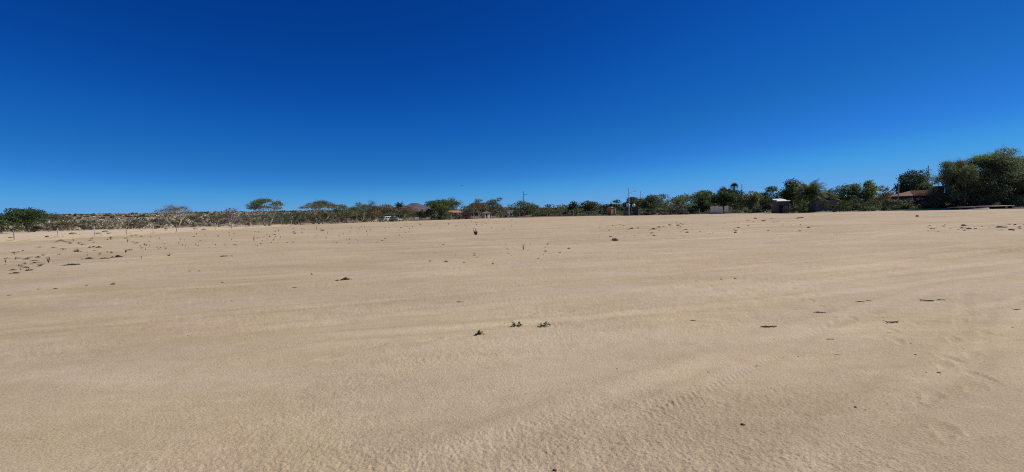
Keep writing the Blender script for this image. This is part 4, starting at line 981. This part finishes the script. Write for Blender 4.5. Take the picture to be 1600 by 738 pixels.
mound('low dark brush and soil heap before the wide mesquite', 1031, 134, 5.0, 0.7, 5)
mound('low dark soil heap right of the pale metal panels', 1290, 105, 6.0, 0.4, 6)
def rail(label, pxs, Ds, z, r, mat, posts, postmat):
    a, c = base(pxs[0], Ds[0]), base(pxs[1], Ds[1]); root = empty('low_rail', a, 0, label, 'rail'); q = c - a
    mb = MB(); mid = q * 0.5 + Vector((0, 0, z - 0.02)); mb.tube([(0, 0, z), mid, q + Vector((0, 0, z))], [r, r * 1.1, r * 0.9], 7); mb.build('beam', M[mat], root, True)
    for k in posts:
        mb = MB(); p = q * k; mb.box(p.x, p.y, p.z + (z - r) / 2 - 0.05, 0.22, 0.22, z - r + 0.1); mb.build('post', M[postmat], root)
    return root
rail('long weathered timber rail on low ochre posts at the right edge', (1521, 1584), (89.5, 88), 0.62, 0.10, 'timber_pale', (0.02, 0.35, 0.82, 0.98), 'rustpost')
rail('dark timber beam left of the long rail at the right edge', (1480, 1520), (93, 90.5), 0.5, 0.12, 'timber', (0.05, 0.5, 0.95), 'post_dark')
rail('pale fallen log lying below the long rail', (1521, 1545), (87.8, 88), 0.16, 0.13, 'timber_pale', (), 'post')
b0 = base(1440, 99)
root = empty('concrete_kerb', base(1415, 99.6), 0, 'low pale kerb of slabs between the tiled house and the rail', 'kerb')
for k in range(9):
    p = base(1415 + k * 7.6, 99.6 - 0.3 * k) - root.location; mb = MB(); mb.box(p.x, p.y, p.z + 0.12, 1.06, 0.5, 0.26 + 0.05 * (k % 3), R(-15 + 4 * (k % 2))); mb.build('slab', M['timber_pale'], root)
root = empty('concrete_kerb', base(1588, 88), 0, 'short pale kerb at the far right edge beside the rail', 'kerb')
for k in range(4):
    p = base(1588 + k * 9, 88 - 0.2 * k) - root.location; mb = MB(); mb.box(p.x, p.y, p.z + 0.15, 1.1, 0.5, 0.34, R(-6)); mb.build('slab', M['timber_pale'], root)
for (px, D, lab) in ((1195, 118, 'small white bag in the grey bush, left of two'), (1200, 118, 'small white bag in the grey bush, right of two'), (1389, 101, 'white scrap lying at the foot of the hedge')):
    b = base(px, D); me = MB(); me.tube([(0, 0, 0), (0, 0, 0.12), (0.03, 0, 0.35), (0, 0.02, 0.5)], [0.2, 0.3, 0.22, 0.06], 9); o = me.build('white_bag', M['offwhite'], None, True, loc=b); tag(o, lab, 'bag')
# bird
p = at(722, 290, 130); root = empty('bird', p, R(25), 'small dark bird gliding in the sky above the trees', 'bird')
mb = MB(); mb.tube([(0, -0.35, 0), (0, -0.15, 0), (0, 0.1, 0.02), (0, 0.32, 0.03), (0, 0.42, 0.02)], [0.02, 0.08, 0.1, 0.05, 0.01], 8); mb.build('body', M['bird'], root, True)
for s in (-1, 1):
    mb = MB(); a = [(0, .14, .03), (s * .35, .2, .12), (s * .75, .05, .05)]; c = [(0, -.12, .03), (s * .35, -.06, .11), (s * .75, -.02, .05)]
    for i in range(2):
        mb.quad(a[i], a[i + 1], c[i + 1], c[i]); mb.quad(*[(q[0], q[1], q[2] - 0.015) for q in (c[i], c[i + 1], a[i + 1], a[i])])
    mb.build('wing', M['bird'], root)
mb = MB(); mb.quad((-.05, -.3, 0), (.05, -.3, 0), (.12, -.55, 0), (-.12, -.55, 0)); mb.build('tail', M['bird'], root)

# ------------------------------------------------------------------ weeds and litter on the field
def tuft_mesh(seed, nb, spread, curl=0.5, bw=0.03):          # unit size: height 1, blades fanning out
    rs = random.Random(seed); mb = MB()
    for _ in range(nb):
        a = rs.uniform(0, 2 * math.pi); e = rs.uniform(0, 1) ** 0.7 * spread; l = rs.uniform(0.5, 1.05)
        p = Vector((rs.uniform(-.12, .12), rs.uniform(-.12, .12), -0.05)); d = Vector((math.cos(a) * math.sin(e), math.sin(a) * math.sin(e), math.cos(e)))
        s = d.cross(Vector((rs.uniform(-1, 1), rs.uniform(-1, 1), 0.2))); s = s.normalized() * bw
        m1 = p + d * l * 0.55; d2 = (d + Vector((math.cos(a), math.sin(a), -0.6)) * curl * rs.uniform(0, 1)).normalized(); t = m1 + d2 * l * 0.5
        mb.quad(p - s, p + s, m1 + s * 0.8, m1 - s * 0.8); mb.tri(m1 - s * 0.8, m1 + s * 0.8, t)
    return mb.mesh('tuft')
def mat_mesh(seed, n, flat=0.45):                              # low spreading weed
    rs = np.random.default_rng(seed); a = rs.uniform(0, 2 * math.pi, n); r = rs.uniform(0, 1, n) ** 0.6
    lob = 0.6 + 0.4 * np.sin(a * 3 + seed)
    C = np.stack([np.cos(a) * r * lob, np.sin(a) * r * lob * 0.8, rs.uniform(0, 1, n) * flat * (1.05 - r)], -1)
    return quads_mesh('mat', leaf_quads(rs, C, 0.24))
def stalk_mesh(seed, n):
    rs = random.Random(seed); mb = MB()
    for _ in range(n):
        a = rs.uniform(0, 2 * math.pi); e = rs.uniform(0.05, 0.45); l = rs.uniform(0.6, 1.05); q = Vector((math.cos(a) * math.sin(e), math.sin(a) * math.sin(e), math.cos(e))) * l
        mb.tube([(0, 0, -.1), q * 0.5 + Vector((rs.uniform(-.05, .05), rs.uniform(-.05, .05), 0)), q], [0.05, 0.035, 0.015], 4)
        for k in range(2):
            f = rs.uniform(0.4, 0.8); d = Vector((rs.uniform(-1, 1), rs.uniform(-1, 1), rs.uniform(0.2, 1))).normalized() * 0.3
            mb.tube([q * f, q * f + d], [0.025, 0.01], 3)
    return mb.mesh('stalk')
def stick_mesh(seed):                                          # unit length along x
    rs = random.Random(seed); mb = MB(); pts = []; rad = []
    y = 0; z = 0.05
    for i in range(7):
        pts.append((i / 6 - 0.5, y, z)); y += rs.uniform(-.07, .07); z = 0.04 + rs.uniform(0, .05); rad.append(0.045 * rs.uniform(0.7, 1.2) * (1 - abs(i / 6 - 0.5)))
    mb.tube(pts, rad, 6)
    for k in range(2):
        i = rs.randint(1, 5); p = Vector(pts[i]); d = Vector((rs.uniform(-.2, .2), rs.choice((-1, 1)) * rs.uniform(.12, .25), rs.uniform(0, .08))); mb.tube([p, p + d], [0.022, 0.01], 4)
    return mb.mesh('stick')
def clod_mesh(seed):
    rs = np.random.default_rng(seed); V = []; Q = []; n, k = 9, 6
    ph = rs.uniform(0, 6.3, 6)
    for i in range(k + 1):
        t = math.pi * i / k
        for j in range(n):
            a = 2 * math.pi * j / n; q = 1 + 0.22 * math.sin(a * 2 + ph[0] + t) + 0.16 * math.sin(a * 3 + ph[1] - 2 * t) + 0.1 * math.sin(5 * a + ph[2] + 3 * t)
            V.append((0.5 * q * math.sin(t) * math.cos(a), 0.42 * q * math.sin(t) * math.sin(a), 0.2 + 0.30 * q * math.cos(t)))
    for i in range(k):
        for j in range(n): Q.append((i * n + j, (i + 1) * n + j, (i + 1) * n + (j + 1) % n, i * n + (j + 1) % n))
    return mesh_np('clod', V, Q, False)
def with_mats(meshes, mats):
    out = []
    for me, mt in zip(meshes, mats): me.materials.append(M[mt]); out.append(me)
    return out
TUFT = with_mats([tuft_mesh(s, 24, 1.05) for s in range(5)], ['weed_dry', 'weed_olive', 'weed_olive', 'weed_dry', 'weed_olive'])
MATS = with_mats([mat_mesh(s, 70) for s in range(5)], ['weed_olive', 'weed_olive', 'weed_dry', 'weed_olive', 'sage_dark'])
STALK = with_mats([stalk_mesh(s, 7) for s in range(4)], ['weed_dry', 'deadwood', 'weed_dry', 'weed_olive'])
STICK = with_mats([stick_mesh(s) for s in range(5)], ['deadwood'] * 5)
CLOD = with_mats([clod_mesh(s) for s in range(5)], ['rock', 'rock', 'deadwood', 'rock', 'rock'])
rw = random.Random(99)
def weed(kind, px, py, w, h, label, group=None):
    p = on_ground(px, py); sc = p.y / F
    lst = {'tuft': TUFT, 'mat': MATS, 'stalk': STALK, 'stick': STICK, 'clod': CLOD}[kind]
    name, cat = {'tuft': ('weed_tuft', 'weed'), 'mat': ('creeping_weed', 'weed'), 'stalk': ('dry_stalks', 'weed'), 'stick': ('dry_stick', 'stick'), 'clod': ('earth_clod', 'clod')}[kind]
    o = bpy.data.objects.new(name, rw.choice(lst)); COL.objects.link(o)
    o.location = p - Vector((0, 0, 0.004))
    W, H = w * sc, h * sc * 0.95
    if kind == 'mat': o.scale = (W * 0.62, W * 0.62, H * 1.7)
    elif kind == 'stick': W *= 1.0; o.scale = (W, W * 1.2, W * 1.0)
    elif kind == 'clod': o.scale = (W, W, max(H, W * 0.5) * 1.2)
    else: o.scale = (W * 0.62, W * 0.62, H)
    o.rotation_euler = (0, 0, rw.uniform(-.35, .35) + (math.pi if rw.random() < .5 else 0) if kind == 'stick' else rw.uniform(0, 6.28))
    return tag(o, label, cat, group)
# single ones that stand out
weed('stalk', 397, 377.5, 6, 10, 'upright dark dead stalks alone in the weeds, left of centre below the tallest flat-topped tree')
st = on_ground(743.5, 367.5)
r_ = empty('dead_stump', st, 0, 'forked dead stump standing alone on the open sand below the red cars', 'stump')
for i, (dx, dy, h, r) in enumerate(((-0.20, 0.0, 0.50, 0.045), (-0.10, 0.06, 0.42, 0.05), (0.02, -0.03, 0.68, 0.05), (0.10, 0.04, 0.40, 0.06), (0.14, -0.02, 0.30, 0.05))):
    h *= 0.8; r *= 0.8; mb = MB(); mb.tube([(dx * 0.15, dy * 0.2, -0.08), (dx * 0.6, dy * 0.6, h * 0.5), (dx, dy, h)], [r * 1.3, r, r * 0.45], 6); mb.build('broken_stem', M['deadwood'], r_)
BIG = [('tuft', 62, 416.5, 18, 9, 'bushiest olive tuft of the lower left weed patch'), ('stalk', 76, 411, 11, 11, 'taller dry stalks just above the bushiest tuft, lower left'),
       ('mat', 24, 428, 14, 4, 'low weed at the lower left end of the weed patch'), ('mat', 45, 423, 13, 4, 'second low weed from the left edge'),
       ('mat', 112, 415, 24, 4, 'wide flat weed right of the bushiest tuft'), ('mat', 138, 405, 18, 4, 'dark flat weed midway in the left weed patch'),
       ('mat', 184, 402.5, 18, 5, 'dark flat weed at the right end of the left weed patch'), ('mat', 163, 405, 16, 3, 'pale flat weed between two dark flat weeds, left'),
       ('tuft', 120, 393, 9, 9, 'single dark tuft above the left weed patch'), ('stalk', 221, 405, 4, 5, 'tiny dry stalk right of the left weed patch'),
       ('tuft', 264, 401, 10, 7, 'spiky small tuft alone, left field'), ('mat', 350, 401.5, 16, 2.5, 'flat brown line of weed below the belt, left of centre'),
       ('tuft', 363, 401.5, 5, 4, 'small dark tuft at the right end of a flat brown weed'),
       ('tuft', 136, 447, 7, 5, 'small dark tuft on bare sand, lower left, larger of a pair'), ('mat', 177, 444.5, 8, 4, 'small flat weed on bare sand, right one of a pair at lower left'),
       ('mat', 14, 461, 8, 2, 'tiny flat weed near the left edge on bare sand'), ('mat', 60, 452, 7, 2, 'tiny flat weed on bare sand, second from the left edge'), ('mat', 86, 451.5, 8, 2, 'tiny flat weed on bare sand, third from the left edge'),
       ('mat', 296, 423.5, 6, 2, 'tiny weed, left of two side by side, left of centre'), ('mat', 311, 423.5, 6, 2, 'tiny weed, right of two side by side, left of centre'),
       ('mat', 347, 440.5, 7, 2, 'lone tiny weed below two side by side'), ('mat', 540, 436.5, 17, 6, 'dark leafy weed with trailing shadow, left of centre on bare sand'), ('mat', 527, 438, 8, 2.5, 'small runner left of the dark leafy weed'),
       ('tuft', 459, 363.5, 9, 4, 'rounded small tuft near the far sand edge below the olive scrub'), ('tuft', 503, 361.5, 13, 5, 'rounded wide tuft near the far sand edge below the wide flat-topped tree'),
       ('mat', 487, 427, 5, 3, 'tiny dark weed, centre left'), ('stick', 460, 449.5, 9, 2, 'thin stick on bare sand, centre left'), ('stick', 718, 473, 11, 2, 'short stick on bare sand above the three green weeds'),
       ('tuft', 741, 400, 7, 5, 'small dry tuft in the middle field below the stump'), ('mat', 697, 409, 7, 3, 'dark small weed in a loose row, middle field'), ('mat', 672, 407.5, 7, 2.5, 'flat small weed left of the dark one, middle field'),
       ('mat', 770, 413.5, 6, 2.5, 'lone dark weed, middle field, right end of the loose row'), ('mat', 725, 411, 5, 2, 'tiny weed in a loose row, middle field'),
       ('stalk', 818, 391, 8, 11, 'thin dry stalks leaning right, centre of the field'), ('tuft', 856, 381.5, 6, 5, 'small tuft right of the leaning dry stalks'),
       ('mat', 852, 393, 7, 2.5, 'dark flat weed below the leaning stalks, left of two'), ('mat', 889, 388.5, 6, 2.5, 'dark flat weed, right of two by the leaning stalks'), ('mat', 875, 395, 6, 2, 'faint flat weed below the leaning stalks'),
       ('clod', 961, 375.5, 12, 5, 'dark wedge of turned earth right of centre in the field'), ('mat', 987, 358, 8, 3, 'dark small weed above the wedge of turned earth'), ('mat', 1021, 359, 13, 2.5, 'wide dark weed at the heart of the debris patch'),
       ('mat', 1030, 356, 8, 3, 'dark weed at the top of the debris patch'), ('mat', 1022, 369, 8, 2, 'small dark weed below the debris patch'), ('tuft', 1094, 363, 5, 3, 'tiny tuft right of the debris patch'),
       ('clod', 1433, 338.5, 5, 4, 'lone dark clod close to the kerb before the tiled house'),
       ('stick', 1396, 505, 26, 4, 'longest dark curved stick on the sand at right'), ('stick', 1391, 521, 8, 2, 'short dark stick below the longest curved one'), ('stick', 1380, 511, 5, 3, 'tiny stick at the left end of the longest curved one'),
       ('stick', 1201, 512, 27, 4, 'forked pale-edged twig on the sand right of centre'), ('stick', 1297, 531, 12, 2, 'short dark stick, upper of two short ones right of centre'), ('stick', 1307, 553, 8, 2, 'short dark stick, lower of two short ones right of centre'),
       ('stick', 1280, 490, 18, 3, 'curved twig above the short sticks, right of centre'), ('stick', 1305, 497.5, 7, 2, 'tiny stick right below the curved twig'), ('stick', 1343, 473.5, 13, 3, 'dark broken stick with crumbs, right field'),
       ('stick', 1357, 472, 10, 2, 'thin crumbs right of the dark broken stick'), ('stick', 1450, 472, 22, 3, 'long flat dark bark strip, right field'), ('stick', 1470, 470, 14, 2, 'pale strip right of the flat bark strip'),
       ('stick', 1083, 503.5, 11, 3, 'small twig with upturned end right of the green weeds'), ('stick', 1242, 485, 6, 2, 'tiny dark twig left of the curved twig'), ('stick', 1590, 486, 14, 2, 'faint twig at the right edge of the field'),
       ('stick', 1492, 548, 8, 2, 'thin twig at far right, near field'), ('clod', 1336.5, 643, 6, 4, 'dark clod in the near foreground at right, larger of two'), ('clod', 1352, 647, 3, 2, 'dark clod in the near foreground at right, smaller of two'),
       ('clod', 1467, 586.5, 5, 3, 'dark pebble at far right, right one of a pair'), ('clod', 1447, 585.5, 3, 2, 'dark pebble at far right, left one of a pair'), ('clod', 1247, 556.5, 4, 2, 'dark pebble right of centre below the forked twig'),
       ('clod', 1161, 668, 7, 3, 'half buried clod near the bottom right of centre'), ('clod', 867, 735, 7, 5, 'dark pebble at the bottom edge of the photo'), ('clod', 1423, 537, 4, 2, 'lone dark pebble below the longest curved stick'),
       ('clod', 964, 578, 3.5, 2.5, 'lone tiny pebble right of the three green weeds'), ('clod', 1149, 437, 4, 2, 'lone pebble on the open field right of centre')]
for k, x, y, w, h, lab in BIG: weed(k, x, y, w, h, lab)
# small scattered ones that nothing tells apart
def scatter(n, x0, x1, yf, kinds, lab, grp, wr, hr):
    for i in range(n):
        x = rw.uniform(x0, x1); y = yf(x); k = rw.choice(kinds)
        weed(k, x, y, rw.uniform(*wr), rw.uniform(*hr) * (0.55 if k == 'mat' else 1), lab, grp)
scatter(64, 5, 215, lambda x: 405 - 0.11 * x + rw.uniform(-18, 12) + (10 if x < 60 else 0), ['mat', 'mat', 'tuft', 'stalk'], 'small sparse weed in the left weed patch before the fence', 'weeds of the left patch', (4, 13), (2.5, 6.5))
scatter(64, 190, 440, lambda x: 384 - 0.035 * (x - 190) + rw.uniform(-14, 10), ['mat', 'tuft', 'stalk', 'stalk'], 'small dry weed in the belt between left patch and tallest flat-topped tree', 'weeds of the belt before the fence', (2, 5.5), (2, 4.2))
scatter(60, 400, 650, lambda x: 372 - 0.03 * (x - 400) + rw.uniform(-13, 14), ['mat', 'tuft', 'stalk', 'tuft'], 'small dry weed in the belt before the parked vehicles', 'weeds of the belt before the vehicles', (2, 5.5), (2, 4.2))
scatter(40, 600, 810, lambda x: 356 - 0.035 * (x - 600) + rw.uniform(-5, 8), ['mat', 'tuft', 'stalk'], 'tiny weed near the far sand edge below porch and red cars', 'weeds near the far sand edge', (2, 5), (1.5, 3.5))
scatter(22, 670, 910, lambda x: 395 + rw.uniform(-14, 12), ['mat', 'mat', 'tuft'], 'tiny weed scattered over the middle of the field', 'weeds in the middle field', (2.5, 5), (1.5, 3))
scatter(46, 930, 1120, lambda x: 360 - 0.03 * (x - 930) + rw.uniform(-8, 12), ['mat', 'mat', 'clod', 'tuft'], 'tiny weed or crumb of the debris patch right of centre', 'crumbs of the debris patch', (2, 6), (1.2, 2.5))
scatter(34, 1120, 1270, lambda x: 350 - 0.02 * (x - 1120) + rw.uniform(-8, 16), ['mat', 'mat', 'clod'], 'tiny weed on the sand before the white roofed shed', 'weeds before the shed', (2, 6), (1, 2.2))
scatter(34, 1445, 1600, lambda x: 356 + rw.uniform(-6, 6), ['mat', 'mat', 'clod', 'tuft'], 'tiny weed of the patch before the huge mesquite', 'weeds before the huge mesquite', (3, 8), (1.2, 3))
scatter(26, 0, 330, lambda x: 378 - 0.065 * x + rw.uniform(-5, 3), ['clod', 'clod', 'mat'], 'lump of earth on the bank at the foot of the wire fence', 'lumps on the earth bank', (3, 9), (1.5, 3.5))
scatter(34, 1100, 1600, lambda x: rw.uniform(420, 640), ['clod', 'stick', 'clod'], 'tiny dark crumb on the bare sand at right', 'crumbs on the bare sand', (1.5, 4.5), (1, 2))
scatter(16, 150, 1050, lambda x: rw.uniform(430, 720), ['clod', 'clod', 'stick'], 'tiny crumb on the bare sand at centre and left', 'crumbs on the bare sand', (1.5, 4), (1, 2))
# the three green weeds
def green_weed(label, px, py, wpx, hpx, seed):
    p = on_ground(px, py); sc = p.length / F; W, H = wpx * sc, hpx * sc; rd = random.Random(seed)
    root = empty('green_weed', p, 0, label, 'weed', 'three green weeds'); st = MB(); tips = []
    for k in range(7):
        a = rd.uniform(0, 6.28); l = rd.uniform(0.3, 1.0) * W * 0.5; q = Vector((math.cos(a) * l, math.sin(a) * l * 0.8, rd.uniform(0.25, 1.0) * H * (1.1 - 0.6 * l / (W * 0.5))))
        st.tube([(0, 0, -0.01), q * 0.5 + Vector((0, 0, 0.1 * H)), q], [0.004, 0.003, 0.002], 5); tips += [q, q * 0.65 + Vector((0, 0, .1 * H)), q * 0.85]
    st.build('stem', M['weed_green'], root)
    for t in tips:
        for k in range(2):
            mb = MB(); a = rd.uniform(0, 6.28); e = rd.uniform(-0.3, 0.9); l = rd.uniform(0.022, 0.042); d = Vector((math.cos(a) * math.cos(e), math.sin(a) * math.cos(e), math.sin(e))); s = d.cross(Vector((0, 0, 1))).normalized() * l * 0.33; u = Vector((0, 0, 1)) * l * 0.1
            mb.quad(t, t + d * l * 0.45 + s - u, t + d * l, t + d * l * 0.45 - u * 2); mb.quad(t, t + d * l * 0.45 - u * 2, t + d * l, t + d * l * 0.45 - s - u); mb.build('leaf', M['weed_green'], root)
    return root
green_weed('small green weed, leftmost of three on the near sand', 748, 524, 17, 7, 1)
green_weed('small green weed, middle one of three on the near sand', 806, 511, 18, 7, 2)
green_weed('tallest green weed, rightmost of three on the near sand', 851, 511, 21, 10, 3)
